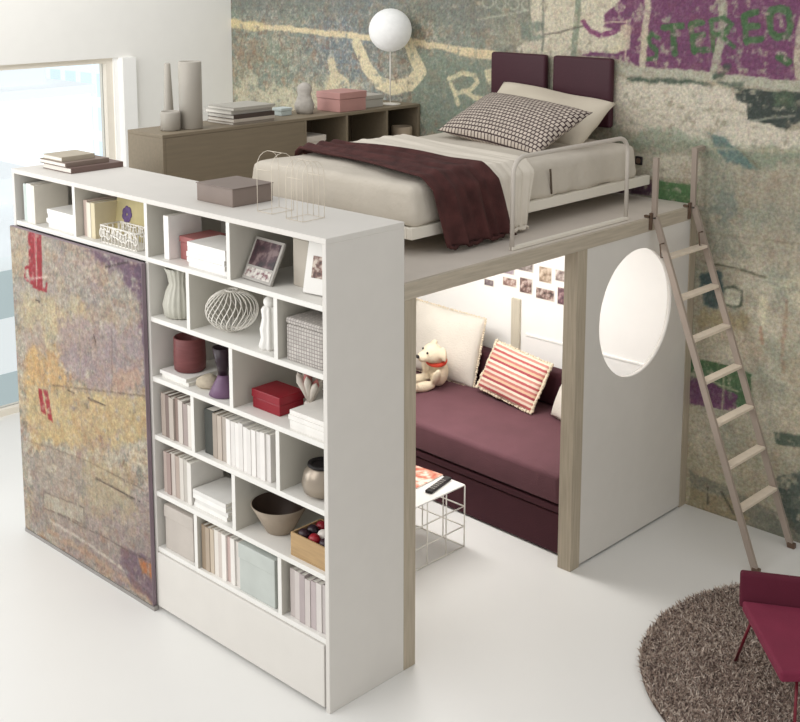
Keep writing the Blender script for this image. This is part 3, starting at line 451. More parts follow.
# ------------------------------------------------------------------ bookcase
H = 2.15; DP = .476; T = .025
SH = [1.858, 1.558, 1.25, .945, .645, .345]      # shelf tops
bc = thing('bookcase', 'tall white bookcase wall with open cubbyholes and a graffiti sliding door', 'bookcase')
def part(parent, name, boxes, m, bev=.0015, label=None):
    b = nb()
    for q in boxes: box(b, *q, bev=bev, seg=1)
    o = link(name, b, m, parent)
    if label: o['label'] = label
    return o
L_ = 2.56
part(bc, 'top_panel', [(-L_, 0, 0, DP, H - T, H)], WHITE)
part(bc, 'side_panel', [(-T, 0, 0, DP, .0, H - T)], WHITE)
part(bc, 'side_panel', [(-L_, -L_ + T, 0, DP, 0, H - T)], WHITE)
part(bc, 'side_panel', [(-1.295, -1.270, 0, DP - .016, 0, SH[0] - T)], WHITE)
part(bc, 'back_panel', [(-L_ + T, -T, DP - .016, DP - .001, .0, H - T)], INNER_SHADE)
part(bc, 'shelf', [(-L_ + T, -T, .002, DP - .016, SH[0] - T, SH[0])], WHITE2)
for z in SH[1:]:
    part(bc, 'shelf', [(-1.270, -T, .004, DP - .016, z - T, z)], WHITE2)
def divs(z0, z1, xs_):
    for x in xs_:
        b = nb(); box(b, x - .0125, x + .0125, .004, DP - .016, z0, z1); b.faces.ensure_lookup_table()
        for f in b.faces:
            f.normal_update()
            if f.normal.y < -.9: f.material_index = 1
        link('divider', b, [INNER_SHADE, WHITE2], bc)  # side faces carry the painted shade, front edges stay bright
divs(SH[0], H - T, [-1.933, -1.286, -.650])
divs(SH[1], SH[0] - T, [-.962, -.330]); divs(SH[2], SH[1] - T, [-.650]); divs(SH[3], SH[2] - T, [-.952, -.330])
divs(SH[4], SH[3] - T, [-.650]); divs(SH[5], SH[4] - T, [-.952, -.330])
part(bc, 'drawer', [(-1.268, -.030, -.006, .02, .022, .317)], WHITE, .002)
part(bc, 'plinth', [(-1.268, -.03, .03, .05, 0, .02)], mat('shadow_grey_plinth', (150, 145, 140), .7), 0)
# sliding door with the printed panel
def door_base(X, Z):
    n = fbm(X, Z, 3, 103, 4); n2 = fbm(X, Z, 9, 121, 4); n3 = fbm(X, Z, 30, 133, 3); n4 = fbm(X, Z, 4, 177, 4)
    A = np.array
    c = A([170., 160, 144]) + (A([152., 146, 142]) - A([170., 160, 144])) * np.clip((n - .38) * 4, 0, 1)[:, None]
    c = c + (A([180., 150, 112]) - c) * (np.clip((n2 - .52) * 5, 0, 1) * .4)[:, None]
    c = c + (A([140., 118, 130]) - c) * (np.clip((n4 - .52) * 5, 0, 1) * .45)[:, None]
    c = c + (A([196., 188, 170]) - c) * (np.clip((n3 - .55) * 5, 0, 1) * .35)[:, None]
    return c
def door_fn(X, Z): return flecks(paint(flecks(door_base(X, Z), X, Z, 501, .6), X, Z, DOOR_PAINT, 15), X, Z, 601, .25) * 1.28 - 54
DOORM = paint_mat('weathered_graffiti_print', 60, .38, .6, .8)
EDGE = mat('grey_lilac_edge', (132, 116, 124), .5, .05)
dr = part(bc, 'sliding_door', [(-L_ + .002, -1.286, -.0295, -.006, .022, SH[0] - T - .004)], EDGE, .001)
pp = painted_sheet('printed_panel', np.arange(-L_ + .004, -1.2875, .0085), np.linspace(.024, SH[0] - T - .006, 214), door_fn, DOORM, -.0302, dr)
pp['label'] = 'door front printed with weathered ochre and lilac graffiti and red bars'
part(bc, 'door_rail', [(-L_, -1.272, -.032, -.004, 0, .02)], mat('grey_rail', (150, 146, 142), .5), 0)

# ------------------------------------------------------------------ loft platform
ZD = 1.867
lp = thing('loft_platform', 'white raised sleeping platform on taupe posts beside the bookcase', 'loft platform', (0, 0, 0))
part(lp, 'deck', [(-L_, -.0205, DP + .001, 2.998, ZD - .03, ZD)], DECKM)
part(lp, 'beam', [(-.02, .001, DP + .001, 2.998, ZD - .078, ZD - .002)], TAUPE_H, label='taupe oak front beam')
part(lp, 'post', [(-.04, 0, DP + .001, .556, 0, ZD - .0785)], TAUPE)
part(lp, 'post', [(-.085, 0, 1.80, 1.885, 0, ZD - .0785)], TAUPE)
part(lp, 'post', [(-.06, 0, 2.93, 2.998, 0, ZD - .0785)], TAUPE)
# end panel with the round opening
def holed_panel(y0, y1, z0, z1, cy, cz, r, x0, x1, n=96):
    b = nb(); rings = []
    for x in (x0, x1):
        inn = []; out = []
        for k in range(n):
            a = 2 * PI * k / n; dy, dz = math.cos(a), math.sin(a)
            inn.append(b.verts.new((x, cy + r * dy, cz + r * dz)))
            t = min(((y1 - cy) if dy > 0 else (y0 - cy)) / dy if abs(dy) > 1e-9 else 1e9, ((z1 - cz) if dz > 0 else (z0 - cz)) / dz if abs(dz) > 1e-9 else 1e9)
            out.append(b.verts.new((x, cy + t * dy, cz + t * dz)))
        rings.append((inn, out))
    (i0, o0), (i1, o1) = rings
    corners = [(y1, z1), (y0, z1), (y0, z0), (y1, z0)]
    for s, (inn, out) in enumerate(rings):
        x = (x0, x1)[s]
        for k in range(n):
            b.faces.new((inn[k], out[k], out[(k + 1) % n], inn[(k + 1) % n]))
        for cy_, cz_ in corners:
            best = None
            for k in range(n):
                p, q = out[k].co, out[(k + 1) % n].co
                if abs(p.y - q.y) > 1e-6 and abs(p.z - q.z) > 1e-6 and (abs(p.y - cy_) < .25 * (y1 - y0) and abs(q.z - cz_) < .25 * (z1 - z0) or abs(q.y - cy_) < .25 * (y1 - y0) and abs(p.z - cz_) < .25 * (z1 - z0)):
                    best = k
            if best is not None:
                c = b.verts.new((x, cy_, cz_)); b.faces.new((out[best], c, out[(best + 1) % n]))
    for k in range(n):
        b.faces.new((i0[k], i0[(k + 1) % n], i1[(k + 1) % n], i1[k])).smooth = True
    return b
o = link('side_panel', holed_panel(1.886, 2.929, .012, ZD - .079, 2.385, 1.338, .366, -.032, -.004), WHITE, lp)
o['label'] = 'white end panel with a big round opening'
NICHE = mat('niche_white', (250, 249, 246), .6, .01)
part(lp, 'back_panel', [(-L_, -.061, 2.955, 2.985, 0, ZD - .031)], NICHE)
part(lp, 'back_panel', [(-L_, -L_ + .02, DP + .002, 2.954, 0, ZD - .031)], NICHE)
part(lp, 'wall_batten', [(-1.315, -1.245, 2.935, 2.9545, .02, 1.06)], mat('pale_oak_batten', (206, 198, 180), .6, .08, 6, stretch=(14, 14, .8)), label='taupe vertical batten')
part(lp, 'ledge', [(-1.2, -.09, 2.945, 2.9545, .82, .835)], NICHE)

# ------------------------------------------------------------------ guard rail
b = nb()
def rrect(y0, y1, z0, z1, r, x, n=8):
    P = [(x, y0, z0)]
    for k in range(n + 1):
        a = PI - PI / 2 * k / n; P.append((x, y0 + r + r * math.cos(a), z1 - r + r * math.sin(a)))
    for k in range(n + 1):
        a = PI / 2 - PI / 2 * k / n; P.append((x, y1 - r + r * math.cos(a), z1 - r + r * math.sin(a)))
    P.append((x, y1, z0)); return P
gt = thing('guard_rail', 'white tubular guard rail with rounded corners on the platform edge', 'guard rail', (-.06, 0, ZD))
link('tube', tube(b, rrect(1.32, 2.33, 0, .463, .085, 0), .012, 10), mat('satin_grey_metal', (200, 192, 182), .35, .02), gt)
b = nb(); box(b, -.012, .012, 1.31, 2.34, .001, .02, .003); link('base_bar', b, CREAMW, gt)

# ------------------------------------------------------------------ bed
BX0, BX1, BY0, BY1 = -1.54, -.33, .88, 2.85
bed = thing('single_bed', 'single bed with sand linen cover on the raised platform', 'bed', (-.935, 1.9, ZD))
bed_c = Vector((-.935, 1.9, ZD))
def bpart(name, boxes, m, bev=.003):
    b = nb()
    for x0, x1, y0, y1, z0, z1 in boxes: box(b, x0 - bed_c.x, x1 - bed_c.x, y0 - bed_c.y, y1 - bed_c.y, z0 - bed_c.z, z1 - bed_c.z, bev)
    return link(name, b, m, bed)
bpart('side_board', [(-.345, -.31, .86, 2.97, 1.953, 2.01)], CREAMW)
bpart('side_board', [(-1.56, -1.53, .86, 2.97, 1.953, 2.01)], CREAMW)
bpart('foot_board', [(-1.529, -.346, .86, .885, 1.953, 2.01)], CREAMW)
bpart('slat_base', [(-1.529, -.346, .886, 2.95, 1.985, 2.0)], CREAMW)
for x in (-1.3, -.62):
    for y in (1.05, 2.75): bpart('leg', [(x - .025, x + .025, y - .025, y + .025, ZD, 1.984)], HOOK)
# mattress under its linen cover: softly rounded block with wrinkles and corner pleats
def mattress():
    b = nb()
    box(b, BX0, BX1, BY0, BY1, 2.001, 2.205, .045, 5)
    es = [e for e in b.edges if e.calc_length() > .3]
    bmesh.ops.subdivide_edges(b, edges=es, cuts=40, use_grid_fill=True)
    for v in b.verts:
        x, y, z = v.co
        n = math.sin(7 * x + 3 * y) * .4 + math.sin(13 * y - 5 * x) * .3 + math.sin(23 * x + 17 * y) * .2
        if z > 2.15: v.co.z += .007 * n + .012 * max(0, 1 - ((x - BX0) / (BX1 - BX0) * 2 - 1) ** 2)
        else:
            k = (2.205 - z) / .2
            w = .011 * math.sin(27 * y + 2 * math.sin(9 * y)) * k if abs(x - BX1) < .06 or abs(x - BX0) < .06 else 0
            v.co.x += (w + .012 * k) if x > -.9 else -(w + .012 * k)
            if abs(y - BY0) < .06: v.co.y -= .012 * k + .010 * math.sin(19 * x + math.sin(7 * x)) * k
            if z < 2.03 and abs(x - BX1) < .06: v.co.z -= .004 * math.sin(17 * y)
    for f in b.faces: f.smooth = True
    bmesh.ops.translate(b, vec=-bed_c, verts=b.verts)
    return b
mtt = link('mattress', mattress(), LINEN, bed)
b = nb()
for (x, y, z0, z1) in ((BX1 + .024, 1.98, 2.03, 2.17),):
    box(b, x - .006, x + .002, y - .004, y + .004, z0, z1, rot=Matrix.Rotation(.12, 4, 'X'), about=(x, y, z0))
bmesh.ops.translate(b, vec=-bed_c, verts=b.verts); link('cover_seam', b, mat('seam_shadow', (92, 80, 68), .9), mtt)

# a folded blanket lying across the bed and hanging over its right side
def drape(name, ytop, ybot, zdeck, m, seed, thick=.016, amp=.014, xl=-1.52, hang_left=.10, fan=.0):
    r = random.Random(seed); ph = [r.uniform(0, 6.28) for _ in range(8)]
    nu, nv = 90, 44
    P = []
    XR = BX1 + .030; ztop = 2.222
    zend, xend = zdeck, XR + fan
    # profile along u: left hang -> over the top -> right hang -> foot on the deck
    segs = [((xl - .05, ztop - hang_left), (xl - .035, ztop - .03)), ((xl - .035, ztop - .03), (xl + .02, ztop)), ((xl + .02, ztop), (XR - .05, ztop + .004)), ((XR - .05, ztop + .004), (XR, ztop - .04)), ((XR, ztop - .04), (xend, zend + .03)), ((xend, zend + .03), (xend + .035, zend + .012))]
    ln = [math.hypot(q[1][0] - q[0][0], q[1][1] - q[0][1]) for q in segs]; tot = sum(ln)
    def prof(s):
        d = s * tot
        for q, l in zip(segs, ln):
            if d <= l: t = d / l; return q[0][0] + (q[1][0] - q[0][0]) * t, q[0][1] + (q[1][1] - q[0][1]) * t
            d -= l
        return segs[-1][1]
    sh = sum(ln[:3]) / tot
    b = nb(); up = []; lo = []
    for i in range(nu + 1):
        s = i / nu; x, z = prof(s)
        hang = max(0, (s - sh) / (1 - sh))
        t = min(1, s / sh)
        ya = ytop[0][0] + (ytop[1][0] - ytop[0][0]) * t; yb = ytop[0][1] + (ytop[1][1] - ytop[0][1]) * t
        ya = ya + (ybot[0] - ytop[1][0]) * hang; yb = yb + (ybot[1] - ytop[1][1]) * hang
        ru, rl = [], []
        for j in range(nv + 1):
            v = j / nv
            f = math.sin(v * 19 + ph[0] + 1.4 * math.sin(s * 5 + ph[1])) + .55 * math.sin(v * 37 + ph[2] + 2 * math.sin(s * 7 + ph[3])) + .3 * math.sin(v * 61 + ph[4])
            a = amp * f * (.55 + .9 * hang) * min(1, 4 * v + .3) 
            y = ya + (yb - ya) * v + .012 * math.sin(s * 11 + ph[5])
            edge = thick * (1 if 0 < j < nv else .1)
            nx, nz_ = (1, .15) if hang > .12 else (0, 1)
            base = amp * .9 + .002
            lift = base + a * .6
            if hang >= .95: nx, nz_ = 0, 1; lift = max(.004, lift * .8)
            ru.append(b.verts.new((x + nx * (lift + edge / 2), y, z + nz_ * (lift + edge / 2))))
            rl.append(b.verts.new((x + nx * max(.001, lift - edge / 2), y, z + nz_ * max(.001, lift - edge / 2))))
        up.append(ru); lo.append(rl)
    for i in range(nu):
        for j in range(nv):
            b.faces.new((up[i][j], up[i + 1][j], up[i + 1][j + 1], up[i][j + 1])); b.faces.new((lo[i][j + 1], lo[i + 1][j + 1], lo[i + 1][j], lo[i][j]))
        b.faces.new((up[i][0], lo[i][0], lo[i + 1][0], up[i + 1][0])); b.faces.new((up[i][nv], up[i + 1][nv], lo[i + 1][nv], lo[i][nv]))
    for j in range(nv):
        b.faces.new((up[0][j], up[0][j + 1], lo[0][j + 1], lo[0][j])); b.faces.new((up[nu][j], lo[nu][j], lo[nu][j + 1], up[nu][j + 1]))
    return link(name, b, m, smooth=True)
cb = drape('blanket', ((1.50, 2.10), (1.42, 1.80)), (1.53, 1.74), ZD, CREAMB, 3, .012, .010, fan=.0)
tag(cb, 'cream cotton blanket across the bed under the maroon throw', 'blanket')
th = drape('throw_blanket', ((1.24, 1.54), (.97, 1.47)), (1.03, 1.56), ZD, THROW, 9, .016, .025, xl=-1.525, hang_left=.06, fan=.04)
tag(th, 'maroon woollen throw lying across the foot of the bed', 'throw')

# headboard cushions on the mural wall
for x0, x1, lb in ((-1.522, -1.080, 'aubergine headboard cushion on the mural wall, the one farther from the ladder'), (-1.022, -.585, 'aubergine headboard cushion on the mural wall, the one nearer the ladder')):
    t = thing('headboard_cushion', lb, 'headboard', ((x0 + x1) / 2, 2.998, 2.27), group='headboard cushions')
    b = nb(); w = (x1 - x0) / 2
    box(b, -w, w, -.062, -.012, .0, .425, .018, 4); link('cushion', b, HEADB, t, smooth=True)
    b = nb(); box(b, -w + .03, w - .03, -.0118, -.001, .03, .39); link('backing', b, BLACK, t)

def place(bm_, name, m, loc, rx=0, ry=0, rz=0, parent=None, smooth=True):
    return link(name, bm_, m, parent, loc, (rx, ry, rz), smooth)
# pillow and knitted cushion
R = math.radians
o = place(cushion(nb(), .90, .44, .19, 30, .42, .016, .06, 4), 'pillow', PILW, (-.97, 2.735, 2.335), R(38), R(4), R(-3))
tag(o, 'oat coloured sleeping pillow leaning on the aubergine headboard cushions', 'pillow')
KNIT = weave_mat('chunky_knit', (208, 195, 182), (66, 46, 48), 30, 18, 1.0, .14)
o = place(cushion(nb(), .88, .48, .19, 30, .5, .0, .06, 8), 'knitted_cushion', KNIT, (-.905, 2.39, 2.335), R(26), R(3), R(-9))
tag(o, 'beige and dark chunky knitted cushion leaning on the pillow', 'cushion')

# ------------------------------------------------------------------ ladder
ld = thing('ladder', 'metal ladder leaning on the platform edge by the mural', 'ladder', (.72, 2.71, 0))
lo_ = Vector((.72, 2.71, 0))
YL, YR = 2.50, 2.915
def lpt(x, y, z): return Vector((x, y, z)) - lo_
RAIL = {}
def railx(z): return .722 - (.722 - .02) * z / 1.87
for y, up in ((YL, 2.205), (YR, 2.215)):
    b = nb()
    bar(b, lpt(railx(.006), y, .006), lpt(.0245, y, 1.87), .019, .036, up=(1, 0, .4))
    bar(b, lpt(.0165, y, 1.862), lpt(.0165, y, up), .019, .03, up=(1, 0, 0))
    if y == YR: bar(b, lpt(.0165, y - .011, up - .011), lpt(.0165, 2.998, up - .005), .034, .022, up=(0, 0, 1))
    RAIL[y] = link('rail', b, LADM, ld)
    b = nb(); x = railx(.0); box(b, x - .02 - lo_.x, x + .022 - lo_.x, y - .015 - lo_.y, y + .015 - lo_.y, 0, .03, .003); link('foot', b, HOOK, RAIL[y])
for i in range(7):
    z = 1.652 - i * .2215
    b = nb(); x = railx(z)
    box(b, x - .028 - lo_.x, x + .026 - lo_.x, YL + .0115 - lo_.y, YR - .0115 - lo_.y, z - .009, z + .009, .003); link('rung', b, TREAD, ld)
for y in (YL, YR):
    b = nb(); s = -1 
    bar(b, lpt(.008, y + s * .022, 1.80), lpt(.008, y + s * .022, 1.895), .02, .012, up=(1, 0, 0)); bar(b, lpt(-.03, y + s * .022, 1.874), lpt(.01, y + s * .022, 1.874), .02, .012)
    link('bracket', b, HOOK, RAIL[y])
    b = nb(); x = railx(1.68) + .0
    tube(b, [lpt(x + .0, y - .012, 1.735), lpt(x - .0, y - .055, 1.735), lpt(x + .01, y - .055, 1.66), lpt(x + .01, y - .04, 1.66)], .004, 6); link('hook', b, HOOK, RAIL[y])

# power outlet on the mural wall
t = thing('power_outlet', 'small square black power outlet on the mural wall above the bed board', 'outlet', (-.405, 2.999, 2.085))
b = nb(); box(b, -.024, .024, -.012, 0, -.026, .026, .004); link('plate', b, BLACK, t)
b = nb(); lathe(b, [(.017, 0), (.017, .003)], 16); bmesh.ops.rotate(b, matrix=Matrix.Rotation(PI / 2, 3, 'X'), verts=b.verts); link('socket', b, HOOK, t, (0, -.0125, 0))

# ------------------------------------------------------------------ low cabinet on the platform
CX0, CX1, CY0, CY1, CZ = -2.555, -2.20, .775, 2.995, 2.293
cab = thing('low_cabinet', 'long khaki low cabinet on the platform with three open cells', 'cabinet', (0, 0, 0))
part(cab, 'top_panel', [(CX0, CX1, CY0, CY1, CZ - .02, CZ)], CABM)
for y in (CY0, CY1 - .02): part(cab, 'end_panel', [(CX0, CX1, y, y + .02, ZD, CZ - .0205)], CABM)
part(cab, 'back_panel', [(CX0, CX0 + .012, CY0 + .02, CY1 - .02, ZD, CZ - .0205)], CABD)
part(cab, 'bottom_panel', [(CX0 + .012, CX1, CY0 + .02, CY1 - .02, ZD, ZD + .02)], CABM)
part(cab, 'door', [(CX1 - .02, CX1 - .001, CY0 + .021, 1.89, ZD + .021, CZ - .0215)], CABM)
for y in (1.89, 2.265, 2.65): part(cab, 'divider', [(CX0 + .012, CX1, y + .0005, y + .0195, ZD + .0205, CZ - .0205)], CABM if y > 2 else CABM)

def gen(name, label, cat, bm_, m, loc, group=None, rot=(0, 0, 0), smooth=False):
    return tag(link(name, bm_, m, None, loc, rot, smooth), label, cat, group)

_book_cache = {}
def book(label, x0, x1, y0, y1, z0, z1, rgb, spine='y', group=None, cat='book', name='book', rz=0, tilt=0):
    """hard cover book in the given extents; spine towards -y ('y') or +x ('x'); lying or standing by its thinnest side"""
    w, d, h = x1 - x0, y1 - y0, z1 - z0
    c = Vector(((x0 + x1) / 2, (y0 + y1) / 2, z0))
    t = thing(name, label, cat, c, (0, tilt, rz), group)
    key = (round(w, 3), round(d, 3), round(h, 3), rgb, spine)
    if key not in _book_cache:
        ct = min(.0035, min(w, d, h) * .2)
        bm_ = nb(); pg = nb()
        if h <= min(w, d):      # lying flat
            box(bm_, -w / 2, w / 2, -d / 2, d / 2, 0, ct); box(bm_, -w / 2, w / 2, -d / 2, d / 2, h - ct, h)
            if spine == 'y': box(bm_, -w / 2, w / 2, -d / 2, -d / 2 + ct, ct, h - ct); box(pg, -w / 2 + .004, w / 2 - .004, -d / 2 + ct, d / 2 - .004, ct, h - ct)
            else: box(bm_, w / 2 - ct, w / 2, -d / 2, d / 2, ct, h - ct); box(pg, -w / 2 + .004, w / 2 - ct, -d / 2 + .004, d / 2 - .004, ct, h - ct)
        else:                   # standing, spine to the front
            box(bm_, -w / 2, -w / 2 + ct, -d / 2, d / 2, 0, h); box(bm_, w / 2 - ct, w / 2, -d / 2, d / 2, 0, h)
            box(bm_, -w / 2 + ct, w / 2 - ct, -d / 2, -d / 2 + ct, 0, h); box(pg, -w / 2 + ct, w / 2 - ct, -d / 2 + ct, d / 2 - .004, .003, h - .004)
        a = link('cover', bm_, col(rgb, .55), t); e = link('pages', pg, PAPER, t)
        _book_cache[key] = (a, e)
    else:
        for s in _book_cache[key]:
            q = s.copy(); C.objects.link(q); q.parent = t
    return t

def book_row(where, x0, x1, z, cols_, h, y0=.06, d=.21, noun='book', group=None, var=.012, names=None, seed=1):
    r = random.Random(seed); n = len(cols_); w = (x1 - x0) / n
    for i, c in enumerate(cols_):
        hh = h - round(r.uniform(0, var), 3); yy = y0 + round(r.uniform(0, .012), 3)
        nm = names[i] if names else ''
        book(('%s %s from the left %s' % (ORD[i], (nm + ' ' + noun).strip(), where)), x0 + i * w + .0008, x0 + (i + 1) * w - .0008, yy, yy + d, z + .0005, z + hh, c, group=group, name='magazine' if 'magazine' in noun else 'book', cat='magazine' if 'magazine' in noun else 'book')

def flat_stack(where, x0, x1, y0, y1, z, cols_, th, group, spine='y', noun='book', jit=.012, seed=2, names=None):
    r = random.Random(seed); zz = z + .0005; n = len(cols_)
    for i, c in enumerate(cols_):
        t_ = th[i] if isinstance(th, (list, tuple)) else th
        j, k = r.uniform(-jit, jit), r.uniform(-jit, jit) * .6
        pos = 'lowest' if i == 0 else 'topmost' if i == n - 1 else ORD[i] + ' from below,'
        if n == 1: pos = 'single'
        book('%s %s %s' % (pos, ((names[i] + ' ') if names else '') + noun, where), x0 + j, x1 + j, y0 + k, y1 + k, zz, zz + t_, c, spine, group)
        zz += t_ + .0006

def lidded_box(name, label, x0, x1, y0, y1, z, h, rgb, lidh=.05, rough=.6, cat='box', side=None, rz=0):
    t = thing(name, label, cat, ((x0 + x1) / 2, (y0 + y1) / 2, z + .0005), (0, 0, rz)); w, d = x1 - x0, y1 - y0
    b = nb(); box(b, -w / 2 + .004, w / 2 - .004, -d / 2 + .004, d / 2 - .004, 0, h - lidh, .003); link('body', b, col(rgb, rough), t)
    b = nb(); box(b, -w / 2, w / 2, -d / 2, d / 2, h - lidh + .001, h, .003); link('lid', b, col(rgb, rough), t)
    return t

# things on the low cabinet
GREYC = mat('grey_ceramic', (170, 164, 154), .45, .05, 6)
zc = CZ + .0005
b = nb(); lathe(b, [(.052, 0), (.06, .006), (.06, .105), (.054, .115), (.05, .112), (.05, .03)], 28)
gen('jar', 'short round grey jar on the khaki cabinet', 'jar', b, GREYC, (-2.345, .94, zc))
b = nb(); lathe(b, [(.03, 0), (.030, .1), (.018, .385), (.014, .39), (.012, .38)], 20)
gen('slender_vase', 'tall thin tapering grey vase behind the short round jar', 'vase', b, GREYC, (-2.47, 1.02, zc))
b = nb(); lathe(b, [(.066, 0), (.07, .004), (.07, .40), (.066, .405), (.06, .40), (.06, .05)], 32)
gen('cylinder_vase', 'tall wide cylindrical grey vase on the khaki cabinet', 'vase', b, GREYC, (-2.325, 1.078, zc))
flat_stack('of the stack on the khaki cabinet', -2.50, -2.24, 1.33, 1.66, CZ, [(150, 140, 128), (190, 180, 168), (74, 62, 56), (190, 186, 178), (176, 172, 162)], [.016, .02, .026, .024, .02], 'books stacked on the khaki cabinet', 'x', seed=5, names=['brown', 'pale', 'dark', 'grey', 'silver grey'])
lidded_box('small_box', 'small pale blue box between book stack and grey sculpture', -2.46, -2.37, 1.84, 1.94, CZ, .05, (196, 206, 204), .02)
b = nb(); lathe(b, [(.05, 0), (.062, .03), (.066, .06), (.05, .1), (.042, .13), (.05, .16), (.04, .19), (.015, .205)], 20, ribs=3, ribamp=.08)
gen('stone_sculpture', 'grey rounded stone sculpture beside the pink box on the cabinet', 'sculpture', b, mat('rough_grey_stone', (176, 170, 162), .85, .15, 25, .4, 50), (-2.37, 2.05, zc), smooth=True)
t = lidded_box('storage_box', 'dusty pink lidded box on the khaki cabinet', -2.46, -2.23, 2.235, 2.49, CZ, .13, (190, 144, 138), .045)
lidded_box('photo_box', 'small grey box beside the pink box on the khaki cabinet', -2.45, -2.28, 2.53, 2.71, CZ, .085, (192, 188, 180), .03)
# globe lamp
t = thing('globe_lamp', 'white globe lamp on a thin stem at the end of the khaki cabinet', 'lamp', (-2.33, 2.825, zc))
b = nb(); lathe(b, [(.075, 0), (.075, .006), (.02, .009)], 28); link('base', b, WIRE, t)
b = nb(); tube(b, [(0, 0, .014), (0, 0, .40)], .004, 8); link('stem', b, WIRE, t)
GLB = mat('white_paper_globe', (236, 236, 234), .7, .03, 30, .25, 25, emit=.12)
b = nb(); ellipsoid(b, (0, 0, .52), (.150, .150, .150), 32, 20); link('lamp_shade', b, GLB, t)
# in the open cells
lidded_box('storage_box', 'low white box in the first open cell of the khaki cabinet', -2.46, -2.22, 1.92, 2.10, ZD + .02, .275, (214, 206, 196), .04)
b = nb(); lathe(b, [(.055, 0), (.07, .004), (.075, .245), (.07, .25), (.066, .245), (.06, .02)], 24)
gen('planter_pot', 'beige pot in the last open cell of the khaki cabinet', 'pot', b, col((186, 168, 146)), (-2.28, 2.89, ZD + .0205))
lidded_box('small_box', 'flat brown box in front of the beige pot in the khaki cabinet', -2.32, -2.22, 2.685, 2.80, ZD + .02, .19, (140, 112, 86), .03)

# ------------------------------------------------------------------ on top of the bookcase
g = 'books stacked on the bookcase top'
book('lowest dark brown book of the stack on the far end of the bookcase top', -2.44, -2.15, .13, .465, H + .0005, H + .031, (112, 92, 86), 'x', g)
book('middle grey book of the stack on the far end of the bookcase top', -2.46, -2.19, .12, .40, H + .0316, H + .056, (132, 116, 106), 'x', g)
book('topmost khaki book of the stack on the far end of the bookcase top', -2.44, -2.24, .13, .34, H + .0566, H + .082, (178, 168, 150), 'x', g)
t = lidded_box('storage_box', 'wide flat grey brown box on the bookcase top', -1.065, -.785, .145, .40, H, .088, (132, 118, 110), .004, .5)
WIREC = mat('ivory_wire', (222, 212, 196), .4, .01)
def wire_cage(label, cx, cy, w, d, h, n, seed, low=.09):
    t = thing('wire_cage', label, 'ornament', (cx, cy, H + .001), group='wire cage ornaments'); r = .0015
    b = nb()
    tube(b, [(-w / 2, -d / 2, .003), (w / 2, -d / 2, .003), (w / 2, d / 2, .003), (-w / 2, d / 2, .003)], r, 5, closed=True)
    link('base_ring', b, WIREC, t)
    b = nb()
    for i in range(n):
        u = -w / 2 + w * i / (n - 1)
        P = [(u, -d / 2, .003), (u, -d / 2, h * .72)] + [(u, d / 2 * -math.cos(PI * k / 8), h * .72 + h * .28 * math.sin(PI * k / 8) ** .8) for k in range(1, 8)] + [(u, d / 2, h * .72), (u, d / 2, .003)]
        tube(b, P, r, 5)
    for y in (-d / 2, d / 2): tube(b, [(-w / 2, y, h * .72), (w / 2, y, h * .72)], r, 5)
    tube(b, [(-w / 2, 0, h), (w / 2, 0, h)], r, 5)
    link('hoop_frame', b, WIREC, t)
wire_cage('thin white wire hoop cage beside the grey brown box on the bookcase', -.585, .235, .10, .13, .275, 2, 1)
wire_cage('dense white wire hoop cage nearest the end of the bookcase top', -.36, .215, .11, .13, .265, 4, 2)

# ------------------------------------------------------------------ shelf contents
S1, S2, S3, S4, S5, S6 = SH
# top row, first cubby
g = 'books standing in the top row, far cubbyhole'
book('dark brown book at the far end of the bookcase top row', -2.53, -2.492, .06, .27, S1 + .0005, S1 + .205, (84, 60, 52), group=g)
book('pale teal book standing in the far top cubbyhole', -2.490, -2.452, .028, .24, S1 + .0005, S1 + .212, (196, 206, 202), group=g)
book('bright white book standing in the far top cubbyhole', -2.450, -2.405, .025, .235, S1 + .0005, S1 + .218, (240, 238, 234), group=g)
book('cream book standing nearest the white stack in the far top cubbyhole', -2.403, -2.36, .02, .23, S1 + .0005, S1 + .215, (228, 222, 210), group=g)
flat_stack('of the stack in the far top cubbyhole', -2.25, -1.97, .03, .24, S1, [(240, 238, 234)] * 4, .025, 'white books stacked in the far top cubbyhole', noun='white book', jit=.006)
book('dark brown book standing behind the white stack in the far top cubbyhole', -2.03, -1.97, .29, .44, S1 + .0005, S1 + .235, (74, 52, 40))
# top row, second cubby
book_row('in the second top cubbyhole', -1.915, -1.80, S1, [(206, 186, 176), (226, 220, 206), (214, 202, 170)], .195, .04, .2, group='books in the second top cubbyhole', names=['pink grey', 'cream', 'straw'])
t = thing('flower_card', 'straw coloured card with a purple flower in the second top cubbyhole', 'picture', (-1.67, .16, S1 + .003), (R(-8), 0, 0))
b = nb(); box(b, -.135, .135, 0, .006, 0, .205); fr_ = link('card', b, mat('straw_card', (196, 184, 140), .8, .1, 14), t)
b = nb()
for k in range(7):
    a = 2 * PI * k / 7; ellipsoid(b, (-.03 + .026 * math.cos(a), -.002, .125 + .026 * math.sin(a)), (.02, .0018, .02), 10, 6)
link('printed_flower', b, mat('purple_print', (104, 84, 128), .8, .2, 40), fr_)
t = thing('filigree_basket', 'small white filigree basket in front of the flower card', 'basket', (-1.56, .085, S1 + .001))
b = nb(); box(b, -.16, .16, -.06, .06, 0, .006); link('base', b, WIRE, t)
b = nb(); rr = random.Random(4)
for sy in (-.06, .06):
    for k in range(11):
        x = -.15 + .03 * k; h = .05 + rr.uniform(-.006, .02)
        tube(b, [(x + .018 * math.cos(a * PI / 6), sy, h + .022 * math.sin(a * PI / 6)) for a in range(12)], .0035, 5, closed=True)
        tube(b, [(x, sy, 0), (x + rr.uniform(-.01, .01), sy, .095)], .003, 5)
    tube(b, [(-.16, sy, .09), (.16, sy, .09)], .004, 5)
